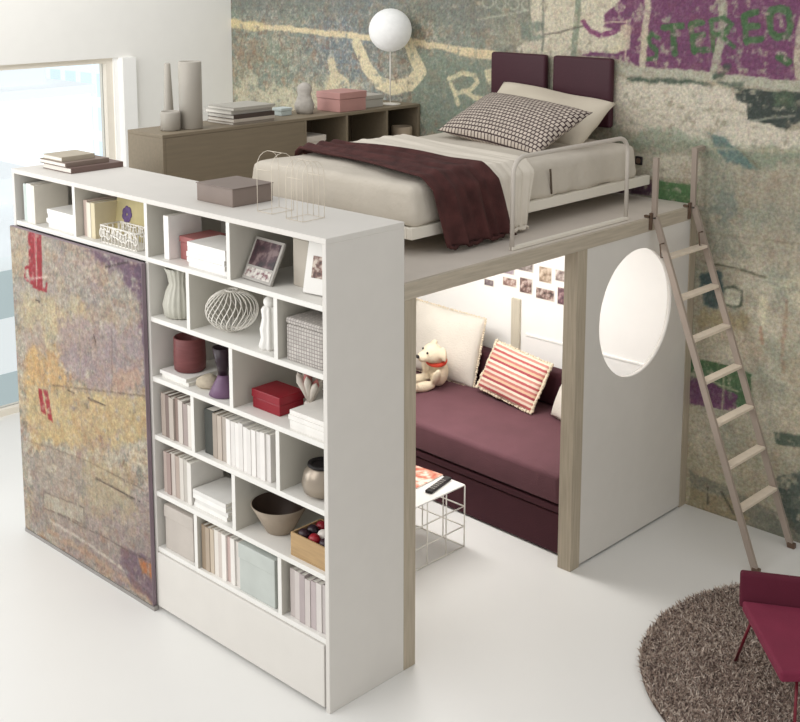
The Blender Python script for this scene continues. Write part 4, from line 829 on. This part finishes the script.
for sx in (-.16, .16):
    tube(b, [(sx, -.06, .09), (sx, .06, .09)], .004, 5)
    for k in range(4): tube(b, [(sx, -.05 + .033 * k, 0), (sx, -.05 + .033 * k, .09)], .003, 5)
link('scrollwork', b, WIRE, t)
t = thing('framed_picture', 'dark picture frame with red lower edge behind the filigree basket', 'picture frame', (-1.40, .21, S1 + .003), (R(-6), 0, 0))
b = nb(); box(b, -.085, .085, 0, .012, 0, .23); fr_ = link('frame', b, mat('red_brown_frame', (116, 58, 52), .6), t)
b = nb(); box(b, -.075, .085, -.002, 0, .03, .228); link('picture', b, mat('near_black_picture', (44, 38, 34), .6, .2, 20), fr_)
# top row, third cubby
book('white book standing upright alone in the third top cubbyhole', -1.19, -1.15, .04, .24, S1 + .0005, S1 + .215, (240, 238, 234))
lidded_box('small_box', 'small maroon box beside the lone white book in the top row', -1.135, -1.0, .09, .28, S1, .115, (164, 104, 102), .03)
flat_stack('of the stack in the third top cubbyhole', -.985, -.70, .025, .225, S1, [(240, 238, 235)] * 5, .0235, 'white books stacked in the third top cubbyhole', noun='white book', jit=.009, seed=6)
book('olive book standing behind the white stack in the third top cubbyhole', -1.03, -.985, .31, .44, S1 + .0005, S1 + .24, (128, 112, 60))
# top row, fourth cubby
t = thing('framed_photo', 'grey photo frame with dark picture leaning in the nearest top cubbyhole', 'photo frame', (-.515, .05, S1 + .007), (R(-26), 0, R(-3)))
b = nb(); box(b, -.105, .105, 0, .014, 0, .2, .003); fr_ = link('frame', b, mat('grey_frame', (170, 166, 160), .5, .04), t)
b = nb(); box(b, -.09, .09, -.002, 0, .068, .187); link('picture', b, photo_mat('dark_plum_photo', (40, 28, 34), (120, 100, 100), (70, 44, 52), 18), fr_)
b = nb(); box(b, -.09, .09, -.002, 0, .013, .057); link('picture_strip', b, photo_mat('pale_strip_photo', (120, 80, 84), (214, 208, 200), (190, 184, 178), 40), fr_)
lidded_box('file_box', 'upright grey file box between two photo frames in the top row', -.37, -.26, .14, .36, S1, .225, (186, 178, 166), .01)
t = thing('framed_photo', 'white framed photo standing at the bookcase end of the top row', 'photo frame', (-.135, .09, S1 + .007), (R(-12), 0, R(8)))
b = nb(); box(b, -.098, .098, 0, .014, 0, .225, .003); fr_ = link('frame', b, mat('white_frame', (236, 234, 230), .5, .01), t)
b = nb(); box(b, -.06, .04, -.002, 0, .07, .165); link('picture', b, photo_mat('brown_portrait_photo', (66, 46, 42), (204, 190, 178), (124, 92, 84), 30), fr_)
# second row
b = nb(); lathe(b, [(.062, 0), (.078, .01), (.085, .07), (.07, .13), (.052, .17), (.06, .215), (.074, .25), (.07, .25), (.054, .2)], 72, ribs=18, ribamp=.045)
gen('ribbed_vase', 'pale grey green vase with vertical ribs in the second row', 'vase', b, mat('celadon_glaze', (192, 190, 178), .35, .06, 20), (-1.165, .11, S2 + .0005))
t = thing('wire_ball', 'white openwork wire ball on the second shelf', 'ornament', (-.80, .14, S2 + .001))
b = nb()
for k in range(26):
    a = 2 * PI * k / 26; P = []
    for q in range(13):
        f = -PI / 2 + PI * (q + .9) / 13.8; a2 = a + .25 * math.sin(f * 2)
        P.append((.126 * math.cos(f) * math.cos(a2), .126 * math.cos(f) * math.sin(a2), .1 + .098 * math.sin(f)))
    tube(b, P, .0027, 5)
link('wire_ribs', b, WIRE, t)
b = nb()
for z, r in ((.004, .03), (.196, .03)): tube(b, [(r * math.cos(2 * PI * k / 20), r * math.sin(2 * PI * k / 20), z) for k in range(20)], .005, 6, closed=True)
link('end_ring', b, WIRE, t)
b = nb(); lathe(b, [(.042, 0), (.046, .01), (.036, .05), (.04, .09), (.03, .14), (.034, .18), (.026, .195)], 40, ribs=8, ribamp=.13)
t = thing('white_figurine', 'white fluted figurine standing next to the wire ball', 'figurine', (-.465, .085, S2 + .0005)); link('body', b, mat('matt_white_plaster', (240, 238, 234), .6, .01), t, smooth=True)
b = nb(); ellipsoid(b, (0, 0, .215), (.028, .026, .026), 16, 10); link('head', b, mat('matt_white_plaster', (240, 238, 234)), t)
GRID = weave_mat('grey_woven_grid', (204, 198, 192), (150, 142, 138), 60, 60, .6, .14, 0)
t = thing('woven_basket', 'grey woven lidded basket at the bookcase end of the second row', 'basket', (-.175, .14, S2 + .0005))
b = nb(); box(b, -.115, .115, -.11, .13, 0, .165, .01, 2); [f.normal_update() for f in b.faces]; link('body', box_uv(b), GRID, t)
b = nb(); box(b, -.118, .118, -.113, .133, .1655, .195, .012, 2); [f.normal_update() for f in b.faces]; link('lid', box_uv(b), GRID, t)
# third row
flat_stack('under the maroon pot in the third row', -1.235, -1.02, .03, .245, S3, [(238, 236, 230), (232, 230, 226)], .018, 'white books under the maroon pot', noun='white book', jit=.006)
b = nb(); lathe(b, [(.07, 0), (.078, .006), (.081, .05), (.078, .165), (.074, .17), (.068, .162), (.066, .04)], 32)
gen('round_pot', 'maroon brown round pot on two white books in the third row', 'pot', b, mat('maroon_glaze', (116, 64, 64), .45, .12, 12, .1, 30, stretch=(1, 1, 8)), (-1.135, .135, S3 + .0385))
b = nb(); lathe(b, [(.035, 0), (.055, .014), (.05, .045), (.02, .062)], 14, ribs=3, ribamp=.12)
gen('beige_stone', 'small rough beige stone between the maroon pot and purple vase', 'stone', b, mat('rough_beige', (192, 180, 160), .9, .12, 30, .5, 60), (-.945, .10, S3 + .0005))
t = thing('hourglass_vase', 'purple vase with dark flaring neck at the third row divider', 'vase', (-.81, .085, S3 + .0005))
b = nb(); lathe(b, [(.062, 0), (.07, .006), (.055, .04), (.03, .085), (.024, .1)], 28); link('body', b, mat('purple_glaze', (112, 84, 112), .4, .08, 12), t)
b = nb(); lathe(b, [(.024, .101), (.03, .14), (.05, .235), (.046, .235), (.02, .12)], 28); link('neck', b, mat('black_plum_glaze', (40, 20, 32), .35, .05), t)
t = lidded_box('red_box', 'glossy dark red lidded box on the third shelf', -.59, -.394, .075, .23, S3, .09, (140, 22, 38), .04, .35)
t = thing('paper_flowers', 'white and pink paper blooms behind the red box', 'ornament', (-.325, .20, S3 + .0005)); rr = random.Random(3)
b = nb(); lathe(b, [(.02, 0), (.03, .03), (.026, .06)], 16); link('base', b, PAPER, t)
for k in range(11):
    b = nb(); a = 2 * PI * k / 11 + rr.uniform(-.2, .2); ti = rr.uniform(.15, .6); h = rr.uniform(.12, .17)
    top = Vector((h * math.sin(ti) * math.cos(a), h * math.sin(ti) * math.sin(a) * .7, h * math.cos(ti) + .05)); mid = top * .55 + Vector((0, 0, .03))
    tube(b, [(0, 0, .05), mid, mid * .5 + top * .5, top], [.006, .016, .018, .003], 7)
    link('petal', b, col((214, 206, 196) if k % 4 else (190, 120, 116)), t)
flat_stack('of the stack at the bookcase end of the third row', -.262, -.035, .02, .23, S3, [(236, 233, 228)] * 4, .021, 'white books stacked at the end of the third row', noun='white book', jit=.009, seed=12)
# fourth row
book_row('in the far cubbyhole of the fourth row', -1.24, -.985, S4, [(170, 156, 146), (128, 112, 106), (186, 176, 166), (140, 122, 114), (206, 198, 190), (166, 152, 148), (222, 216, 208)], .225, .02, .2, group='books in the far cubbyhole of the fourth row', names=['light brown', 'brown', 'fawn', 'dark fawn', 'pale grey', 'grey', 'off white'], seed=3)
book('dark grey green binder beside the magazines in the fourth row', -.905, -.835, .04, .27, S4 + .0005, S4 + .225, (66, 68, 64), name='binder', cat='binder')
book_row('beside the dark binder in the fourth row', -.832, -.73, S4, [(166, 154, 142), (190, 178, 166), (178, 168, 158)], .225, .03, .2, group='fawn books beside the dark binder', names=['brown', 'fawn', 'taupe'], seed=4)
book_row('in the fourth row', -.728, -.41, S4, [(236, 232, 228), (226, 222, 218)] * 5, .23, .02, .21, 'white magazine', 'white magazines in the fourth row', seed=5)
t = thing('metal_pot', 'round grey metal pot with dark mouth at the end of the fourth row', 'pot', (-.155, .115, S4 + .0005))
POTM = mat('brushed_pewter', (158, 146, 132), .3, .08, 8, metal=.5)
b = nb(); lathe(b, [(.05, 0), (.085, .02), (.095, .06), (.085, .11), (.06, .135)], 32, cap=False); lathe(b, [(.05, 0), (.0, .001)], 32, cap=False); link('body', b, POTM, t)
b = nb(); lathe(b, [(.0605, .1345), (.068, .14), (.066, .15), (.05, .15), (.048, .14)], 32); link('rim', b, mat('black_opening', (22, 16, 18), .6), t)
# fifth row
book_row('in the far cubbyhole of the fifth row', -1.238, -1.005, S5, [(184, 168, 160), (160, 140, 134), (196, 186, 178), (176, 160, 150), (210, 204, 196), (190, 184, 176), (226, 222, 216)], .225, .02, .2, group='books in the far cubbyhole of the fifth row', names=['light brown', 'brown', 'fawn', 'tan', 'pale grey', 'grey', 'off white'], seed=6)
flat_stack('of the stack in the fifth row', -.99, -.735, .03, .235, S5, [(240, 238, 234), (226, 224, 220), (240, 238, 234), (228, 226, 222)], .022, 'white books stacked in the fifth row', noun='white book', jit=.008, seed=13)
b = nb(); ellipsoid(b, (0, 0, .02), (.02, .02, .02), 16, 10)
gen('wooden_ball', 'small brown ball on the white stack in the fifth row', 'ball', b, mat('brown_wood_ball', (120, 84, 52), .5, .1), (-.745, .21, S5 + .0912))
t = thing('bowl', 'wide dark grey bowl flaring upward on the fifth shelf', 'bowl', (-.497, .155, S5 + .0005))
b = nb(); lathe(b, [(.06, 0), (.065, .004), (.105, .08), (.135, .135), (.131, .137), (.1, .085), (.06, .015)], 40); link('body', b, mat('taupe_stoneware', (158, 144, 128), .6, .1, 12, .15, 40), t)
b = nb(); lathe(b, [(.02, .0165), (.0985, .086), (.1305, .1375)], 40, cap=False); link('glaze', b, mat('dark_brown_glaze', (62, 46, 38), .5, .1), t)
t = thing('wooden_crate', 'light wooden crate with dark and red baubles on the fifth shelf', 'crate', (-.165, .125, S5 + .0005))
WOODC = mat('light_crate_wood', (178, 148, 108), .7, .12, 8, stretch=(1, 8, 8))
b = nb()
box(b, -.115, .115, -.095, .095, 0, .008); link('base', b, WOODC, t)
for q in ((-.115, .115, -.095, -.087, .0085, .11), (-.115, .115, .087, .095, .0085, .11), (-.115, -.107, -.0865, .0865, .0085, .11), (.107, .115, -.0865, .0865, .0085, .11)):
    b = nb(); box(b, *q, bev=.001); link('side', b, WOODC, t)
rr = random.Random(2)
BALLC = [(46, 22, 34), (150, 26, 40), (46, 22, 34), (40, 24, 36), (236, 228, 222), (46, 22, 34), (142, 30, 44), (36, 20, 30), (236, 228, 222)]
NM = {(46, 22, 34): 'dark plum', (40, 24, 36): 'dark violet', (36, 20, 30): 'blackish plum', (150, 26, 40): 'bright red', (142, 30, 44): 'deep red', (236, 228, 222): 'white'}
k = 0
for iy in range(3):
    for ix in range(3):
        c = BALLC[k]
        b = nb(); ellipsoid(b, (0, 0, 0), (.031, .027, .027), 16, 10)
        gen('bauble', '%s bauble in the %s row and %s column of the wooden crate' % (NM[c], ['front', 'middle', 'back'][iy], ORD[ix]), 'bauble', b, mat('bauble_%d_%d' % (c[0], c[1]), c, .35), (-.165 - .069 + .069 * ix, .125 - .055 + .055 * iy, S5 + .098), 'baubles in the wooden crate')
        k += 1
# sixth row
lidded_box('storage_box', 'pale grey lidded box at the far end of the lowest row', -1.235, -.995, .02, .32, S6, .235, (190, 182, 174), .065)
book_row('in the lowest row', -.93, -.645, S6, [(150, 132, 112), (176, 160, 142), (196, 182, 164), (226, 220, 212), (206, 196, 188), (236, 232, 226), (198, 176, 170), (232, 228, 222), (216, 210, 204)], .235, .02, .2, group='books beside the blue grey box', names=['brown', 'tan', 'sand', 'off white', 'fawn', 'white', 'pink grey', 'cream white', 'pale grey'], seed=7)
lidded_box('storage_box', 'pale blue grey lidded box in the middle of the lowest row', -.635, -.375, .012, .31, S6, .24, (188, 193, 188), .075)
b0 = [(190, 180, 176), (206, 198, 194), (176, 164, 164), (204, 196, 192), (186, 174, 174), (214, 208, 204), (190, 182, 180)]
book_row('at the bookcase end of the lowest row', -.29, -.04, S6, b0, .235, .02, .2, group='lilac grey books in the lowest row', names=['fawn grey', 'pale grey', 'lilac grey', 'light grey', 'mauve grey', 'whitish grey', 'stone grey'], seed=8)
# ------------------------------------------------------------------ sofa bed in the niche
sf = thing('sofa_bed', 'long plum sofa bed under the raised platform', 'sofa', (-1.3, 2.42, 0), (0, 0, R(-2.2))); sc = Vector((-1.3, 2.42, 0))
def spart(name, q, m, bev, seg=3):
    b = nb(); box(b, q[0] - sc.x, q[1] - sc.x, q[2] - sc.y, q[3] - sc.y, q[4], q[5], bev, seg); return link(name, b, m, sf, smooth=bev > .01)
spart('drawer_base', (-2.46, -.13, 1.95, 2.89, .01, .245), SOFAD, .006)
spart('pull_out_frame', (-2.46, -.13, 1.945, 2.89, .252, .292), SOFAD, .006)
spart('mattress', (-2.46, -.13, 1.94, 2.89, .298, .475), SOFA, .03, 4)
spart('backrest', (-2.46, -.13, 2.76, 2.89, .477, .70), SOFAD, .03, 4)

FRINGE = mat('ivory_fringe', (226, 212, 188), .95, .1, 40)
def fringe(parent, w, h, r, n, m, seed):
    b = nb(); rr = random.Random(seed)
    for i in range(n):
        t = i / n * 4; s = int(t); f = t - s
        p = [(-w / 2 + w * f, -h / 2), (w / 2, -h / 2 + h * f), (w / 2 - w * f, h / 2), (-w / 2, h / 2 - h * f)][s]
        bmesh.ops.create_icosphere(b, subdivisions=1, radius=r * rr.uniform(.7, 1.2), matrix=Matrix.Translation((p[0], p[1], rr.uniform(-.004, .004))))
    return link('fringe', b, m, parent, smooth=True)
CRM = mat('ivory_boucle', (216, 210, 199), .95, .03, 10, .4, 90)
t = thing('large_cushion', 'big square ivory cushion leaning at the back of the sofa bed', 'cushion', (-1.70, 2.70, .715), (R(78), R(3), R(4)))
cv = link('cover', cushion(nb(), .60, .48, .17, 28, .5, .004, .03, 21), CRM, t); fringe(cv, .595, .475, .009, 120, FRINGE, 1)
STRM = stripe_mat('pink_stripes', [(226, 206, 190), (186, 92, 92), (232, 214, 196), (206, 140, 128), (236, 226, 206), (172, 76, 84), (222, 190, 160), (196, 120, 112)], 2.6)
t = thing('striped_cushion', 'pink and cream striped cushion with a bobbled fringe on the sofa', 'cushion', (-1.06, 2.645, .648), (R(62), R(4), R(-8)))
cv = link('cover', cushion(nb(), .50, .33, .13, 26, .5, .0, .02, 22), STRM, t); fringe(cv, .50, .33, .012, 84, FRINGE, 2)
t = thing('small_cushion', 'white cushion mostly hidden behind the middle post on the sofa', 'cushion', (-.52, 2.58, .605), (R(66), 0, R(-20)))
link('cover', cushion(nb(), .42, .26, .12, 20, .5, 0, .02, 23), CRM, t)

# plush toy leaning on the ivory cushion: one continuous body grown from ellipsoids
def plush(loc, rz):
    t = thing('plush_toy', 'cream plush animal toy with a bright scarf sitting on the sofa', 'toy', loc, (0, R(14), rz))
    t.scale = (1.2, 1.2, 1.2)
    b = nb()
    def e(c, r, rot=None): ellipsoid(b, c, r, 16, 10, rot)
    e((0, .02, .085), (.062, .055, .085)); e((0, 0, .155), (.045, .04, .05))
    e((.0, -.035, .215), (.062, .058, .056)); e((0, -.09, .20), (.034, .036, .030))
    for s in (-1, 1):
        e((s * .06, .0, .235), (.018, .02, .042), Matrix.Rotation(s * -.6, 4, 'Y'))
        e((s * .065, -.03, .10), (.022, .024, .062), Matrix.Rotation(s * .35, 4, 'Y'))
        e((s * .04, -.085, .032), (.028, .075, .03)); e((s * .045, -.15, .04), (.028, .022, .035))
    o = link('body', b, mat('cream_plush', (226, 212, 186), .98, .05, 40, .6, 160), t, smooth=True)
    md = o.modifiers.new('remesh', 'REMESH'); md.mode = 'VOXEL'; md.voxel_size = .007; md.use_smooth_shade = True
    sm = o.modifiers.new('smooth', 'SMOOTH'); sm.iterations = 5; sm.factor = .5
    b = nb(); e((0, -.126, .207), (.014, .009, .010)); link('nose', b, BLACK, o)
    for s in (-1, 1):
        b = nb(); e((s * .026, -.083, .237), (.007, .006, .007)); link('eye', b, BLACK, o)
    b = nb(); tube(b, [(.052 * math.cos(2 * PI * k / 20), -.005 + .05 * math.sin(2 * PI * k / 20), .165 + .006 * math.sin(2 * PI * k / 20)) for k in range(20)], .012, 8, closed=True); link('scarf', b, stripe_mat('bright_scarf', [(206, 70, 50), (228, 190, 80), (170, 50, 60)], 4), t, smooth=True)
plush((-1.62, 2.50, .482), R(-20))
# snapshots on the niche wall
PH = [(-1.565, -1.478, 1.098, 1.150), (-1.405, -1.285, 1.128, 1.192), (-1.262, -1.155, 1.106, 1.215), (-1.418, -1.305, 1.210, 1.275), (-1.292, -1.150, 1.255, 1.325), (-1.105, -1.0, 1.208, 1.318), (-1.128, -.975, 1.092, 1.172), (-.975, -.875, 1.238, 1.318), (-.955, -.855, 1.085, 1.205)]
PW = ['small faded snapshot at the far end of the photo row', 'wide snapshot in the lower photo row, second from the far end', 'upright brown snapshot in the lower photo row before the batten', 'lilac snapshot in the upper photo row, far end', 'wide dark snapshot in the upper photo row', 'tall tan snapshot in the upper photo row', 'wide grey brown snapshot in the lower photo row', 'pale snapshot in the upper photo row beside the post', 'dark snapshot in the lower photo row beside the post']
PM = [photo_mat('snapshot_print_%d' % k, d, l, a, s) for k, (d, l, a, s) in enumerate([((96, 84, 88), (170, 160, 160), (130, 116, 118), 22), ((120, 92, 84), (224, 212, 202), (180, 150, 140), 26), ((88, 68, 66), (210, 192, 182), (140, 112, 104), 28), ((140, 124, 136), (214, 204, 206), (176, 160, 168), 20), ((110, 100, 96), (190, 182, 176), (150, 138, 132), 24), ((140, 120, 100), (222, 206, 186), (190, 168, 146), 26), ((78, 66, 64), (206, 190, 180), (150, 124, 116), 30), ((130, 114, 110), (226, 216, 208), (180, 164, 156), 24), ((92, 72, 80), (180, 150, 150), (124, 92, 98), 28)])]
for k, (x0, x1, z0, z1) in enumerate(PH):
    t = thing('photo_print', PW[k], 'photo', ((x0 + x1) / 2, 2.9545, z0), group='snapshots on the niche wall'); w = (x1 - x0) / 2
    yy = -.02 if False else 0
    b = nb(); box(b, -w, w, -.003, -.0005, 0, z1 - z0); br_ = link('border', b, PAPER, t)
    b = nb(); box(b, -w + .006, w - .006, -.0042, -.003, .006, z1 - z0 - .006); link('image', b, PM[k], br_)

# ------------------------------------------------------------------ wire side table with remote
st = thing('side_table', 'white wire grid side table in front of the sofa bed', 'table', (-.84, 1.39, 0)); w, d, h = .24, .235, .375
b = nb(); box(b, -w, w, -d, d, h - .008, h, .002); link('table_top', b, mat('white_table_top', (240, 238, 234), .4, .01), st)
def grid_face(name, fixed, val):
    b = nb(); r = .004
    for i in range(4):
        u = -1 + 2 * i / 3
        if fixed == 'x': tube(b, [(val, u * d, .004), (val, u * d, h - .008)], r, 6)
        else: tube(b, [(u * w, val, .004), (u * w, val, h - .008)], r, 6)
    for z in (.005, .125, .245):
        if fixed == 'x': tube(b, [(val, -d, z), (val, d, z)], r, 6)
        else: tube(b, [(-w, val, z), (w, val, z)], r, 6)
    link(name, b, WIRE, st)
for s in (-1, 1): grid_face('wire_side', 'x', s * (w - .004)); grid_face('wire_side', 'y', s * (d - .004))
t = thing('remote_control', 'black remote control lying on the wire side table', 'remote control', (-.69, 1.50, h + .0005), (0, 0, R(12)))
b = nb(); box(b, -.022, .022, -.115, .115, 0, .018, .006, 3); rb = link('body', b, BLACK, t, smooth=False)
b = nb()
for i in range(6):
    for j in (-1, 0, 1): box(b, j * .012 - .004, j * .012 + .004, -.08 + .025 * i, -.068 + .025 * i, .0181, .0195)
link('button', b, mat('grey_buttons', (150, 146, 142), .6), rb)['kind'] = 'stuff'
t = thing('magazine', 'magazine with orange red print under the remote control on the wire table', 'magazine', (-.86, 1.50, h + .0005), (0, 0, R(4)))
b = nb(); box(b, -.10, .10, -.12, .12, 0, .006); link('pages', b, PAPER, t)
b = nb(); box(b, -.10, .10, -.12, .12, .0062, .0072); link('cover', b, photo_mat('orange_cover', (196, 96, 74), (240, 226, 212), (226, 160, 136), 18), t)

# ------------------------------------------------------------------ shaggy round rug
RC = Vector((1.555, 1.80)); RR = .94
SHAG, nt, p = base_mat('brown_shag'); N = nt.nodes; Lk = nt.links
at = N.new('ShaderNodeAttribute'); at.attribute_name = 'paint'; Lk.new(at.outputs['Color'], p.inputs['Base Color']); p.inputs['Roughness'].default_value = .95
b = nb(); lathe(b, [(RR - .01, .001), (RR, .006), (RR - .015, .016)], 96)
rug = thing('round_rug', 'round brown grey shaggy rug on the white floor', 'rug', (RC.x, RC.y, 0))
link('backing', b, mat('rug_backing', (84, 68, 60), .95, .15, 60), rug)
n = 110000
rs = np.random.RandomState(5)
ra = np.sqrt(rs.rand(n)) * RR; an = rs.rand(n) * 2 * PI
px, py = ra * np.cos(an), ra * np.sin(an)
# only what lies near the picture is kept dense; the rest is still covered
tx = rs.normal(0, .011, n); ty = rs.normal(0, .011, n); hh = .018 + rs.rand(n) * .016; wd = .0022 + rs.rand(n) * .0016; aa = rs.rand(n) * PI
cx_, sx_ = np.cos(aa) * wd, np.sin(aa) * wd
z0 = np.full(n, .012)
V = np.stack([np.stack([px - cx_, py - sx_, z0], 1), np.stack([px + cx_, py + sx_, z0], 1), np.stack([px + tx * .6 + cx_, py + ty * .6 + sx_, z0 + hh * .7], 1), np.stack([px + tx * .6 - cx_, py + ty * .6 - sx_, z0 + hh * .7], 1), np.stack([px + tx * 1.5, py + ty * 1.5, z0 + hh], 1)], 1).reshape(-1, 3)
i0 = np.arange(n) * 5
me = bpy.data.meshes.new('pile')
loops = np.concatenate([np.stack([i0, i0 + 1, i0 + 2, i0 + 3, i0 + 3, i0 + 2, i0 + 4], 1)]).ravel()
starts = np.stack([np.arange(n) * 7, np.arange(n) * 7 + 4], 1).ravel(); tots = np.tile([4, 3], n)
me.vertices.add(len(V)); me.vertices.foreach_set('co', V.ravel()); me.loops.add(len(loops)); me.loops.foreach_set('vertex_index', loops)
me.polygons.add(2 * n); me.polygons.foreach_set('loop_start', starts); me.polygons.foreach_set('loop_total', tots); me.update(); me.validate()
tone = np.array([lin((168, 148, 136))[:3], lin((200, 184, 170))[:3], lin((104, 88, 82))[:3], lin((226, 212, 200))[:3]])[rs.choice(4, n, p=[.4, .27, .23, .1])]
ca = np.repeat(tone, 5, 0); ca = np.concatenate([ca, np.ones((len(ca), 1))], 1)
me.color_attributes.new('paint', 'FLOAT_COLOR', 'POINT').data.foreach_set('color', ca.ravel())
me.materials.append(SHAG)
o = bpy.data.objects.new('pile', me); C.objects.link(o); o.parent = rug; o['kind'] = 'stuff'

# ------------------------------------------------------------------ magenta lounge chair
P1, P2, P3, P4 = Vector((1.149, 1.505, .40)), Vector((1.545, 1.085, .40)), Vector((1.90, 1.45, .40)), Vector((1.66, 1.80, .40))
cc = (P1 + P2 + P3 + P4) / 4
ch = thing('lounge_chair', 'magenta felt lounge chair standing on the shaggy round rug', 'chair', (cc.x, cc.y, .0)); off = Vector((cc.x, cc.y, 0))
def slab(pts, th, bev):
    b = nb(); up = [b.verts.new(p) for p in pts]; dn = [b.verts.new(Vector(p) - Vector(th)) for p in pts]
    n_ = len(pts)
    fs = [b.faces.new(up), b.faces.new(list(reversed(dn)))]
    for i in range(n_): fs.append(b.faces.new((up[i], dn[i], dn[(i + 1) % n_], up[(i + 1) % n_])))
    es = list({e for f in fs for e in f.edges}); bmesh.ops.bevel(b, geom=es, offset=bev, segments=3, profile=.5, affect='EDGES')
    return b
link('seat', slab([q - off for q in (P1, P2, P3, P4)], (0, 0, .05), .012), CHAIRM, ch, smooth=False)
bd = (P4 - P1).normalized(); nrm = Vector((-bd.y, bd.x, 0))
bb = [P1 + nrm * .0 - bd * .01, P4 - nrm * 0 + bd * .01]
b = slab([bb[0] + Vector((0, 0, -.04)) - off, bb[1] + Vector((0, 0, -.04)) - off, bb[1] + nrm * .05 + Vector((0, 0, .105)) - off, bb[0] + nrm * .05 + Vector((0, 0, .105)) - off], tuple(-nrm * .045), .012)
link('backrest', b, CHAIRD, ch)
for a, bt in ((P1 + (P2 - P1) * .16 + (P4 - P1) * .03, Vector((1.08, 1.60, .03))), (P2 + (P1 - P2) * .12 + (P3 - P2) * .18, Vector((1.60, 1.12, .03))), (P3 + (P1 - P3) * .12, Vector((2.02, 1.42, .03))), (P4 + (P2 - P4) * .12, Vector((1.64, 2.05, .03)))):
    b = nb(); tube(b, [a - Vector((0, 0, .05)) - off, Vector((bt.x, bt.y, .014)) - off], .007, 8); link('leg', b, CHLEG, ch)

# ------------------------------------------------------------------ light
def area(name, loc, tgt, size, power, colr=(1, 1, 1), size_y=None):
    l = bpy.data.lights.new(name, 'AREA'); l.energy = power; l.size = size; l.color = colr
    if size_y: l.shape = 'RECTANGLE'; l.size_y = size_y
    o = bpy.data.objects.new(name, l); C.objects.link(o); o.location = loc
    o.rotation_euler = (Vector(tgt) - Vector(loc)).to_track_quat('-Z', 'Y').to_euler()
    return o
area('studio_softbox', (-1.8, -4.6, 4.6), (-.8, 1.0, .8), 3.6, 125, (1, .985, .96))
area('window_daylight', (-4.2, -2.6, 2.2), (-1.0, .0, .6), 2.4, 70, (.98, .99, 1))
area('niche_lamp', (-1.15, 1.75, 1.77), (-1.15, 2.4, 0), 1.4, 33, (1, .98, .95), .5)
area('wall_fill_light', (-2.7, .4, 4.4), (-4.3, 1.4, 2.6), 1.2, 26, (1, 1, 1))  # added fill light to brighten the left wall, not a fitting of the room
W = bpy.data.worlds.new('World'); bpy.context.scene.world = W; W.use_nodes = True
bg = W.node_tree.nodes['Background']; bg.inputs['Color'].default_value = (1, .995, .98, 1); bg.inputs['Strength'].default_value = .77

# ------------------------------------------------------------------ camera
f_, cx, cy, cz, yaw, pitch, roll, sx, sy = (1223.77237, 3.5962, -3.38062, 3.26898, 0.78787, -0.16556, -0.00426, -40.55077, -192.54166)
fw = Vector((-math.sin(yaw) * math.cos(pitch), math.cos(yaw) * math.cos(pitch), math.sin(pitch)))
r0 = Vector((math.cos(yaw), math.sin(yaw), 0)); u0 = r0.cross(fw)
rr_ = math.cos(roll) * r0 + math.sin(roll) * u0; uu = -math.sin(roll) * r0 + math.cos(roll) * u0
cam = bpy.data.cameras.new('camera'); co = bpy.data.objects.new('camera', cam); C.objects.link(co)
M = Matrix((rr_, uu, -fw)).transposed().to_4x4(); M.translation = Vector((cx, cy, cz)); co.matrix_world = M
cam.sensor_fit = 'HORIZONTAL'; cam.sensor_width = 36; cam.lens = f_ / 800 * 36
cam.shift_x = -sx / 800; cam.shift_y = sy / 800; cam.clip_end = 1000
sc_ = bpy.context.scene; sc_.camera = co
sc_.view_settings.view_transform = 'Standard'; sc_.view_settings.look = 'None'
sc_.cycles.use_denoising = True
sc_.cycles.max_bounces = 8; sc_.cycles.transparent_max_bounces = 8
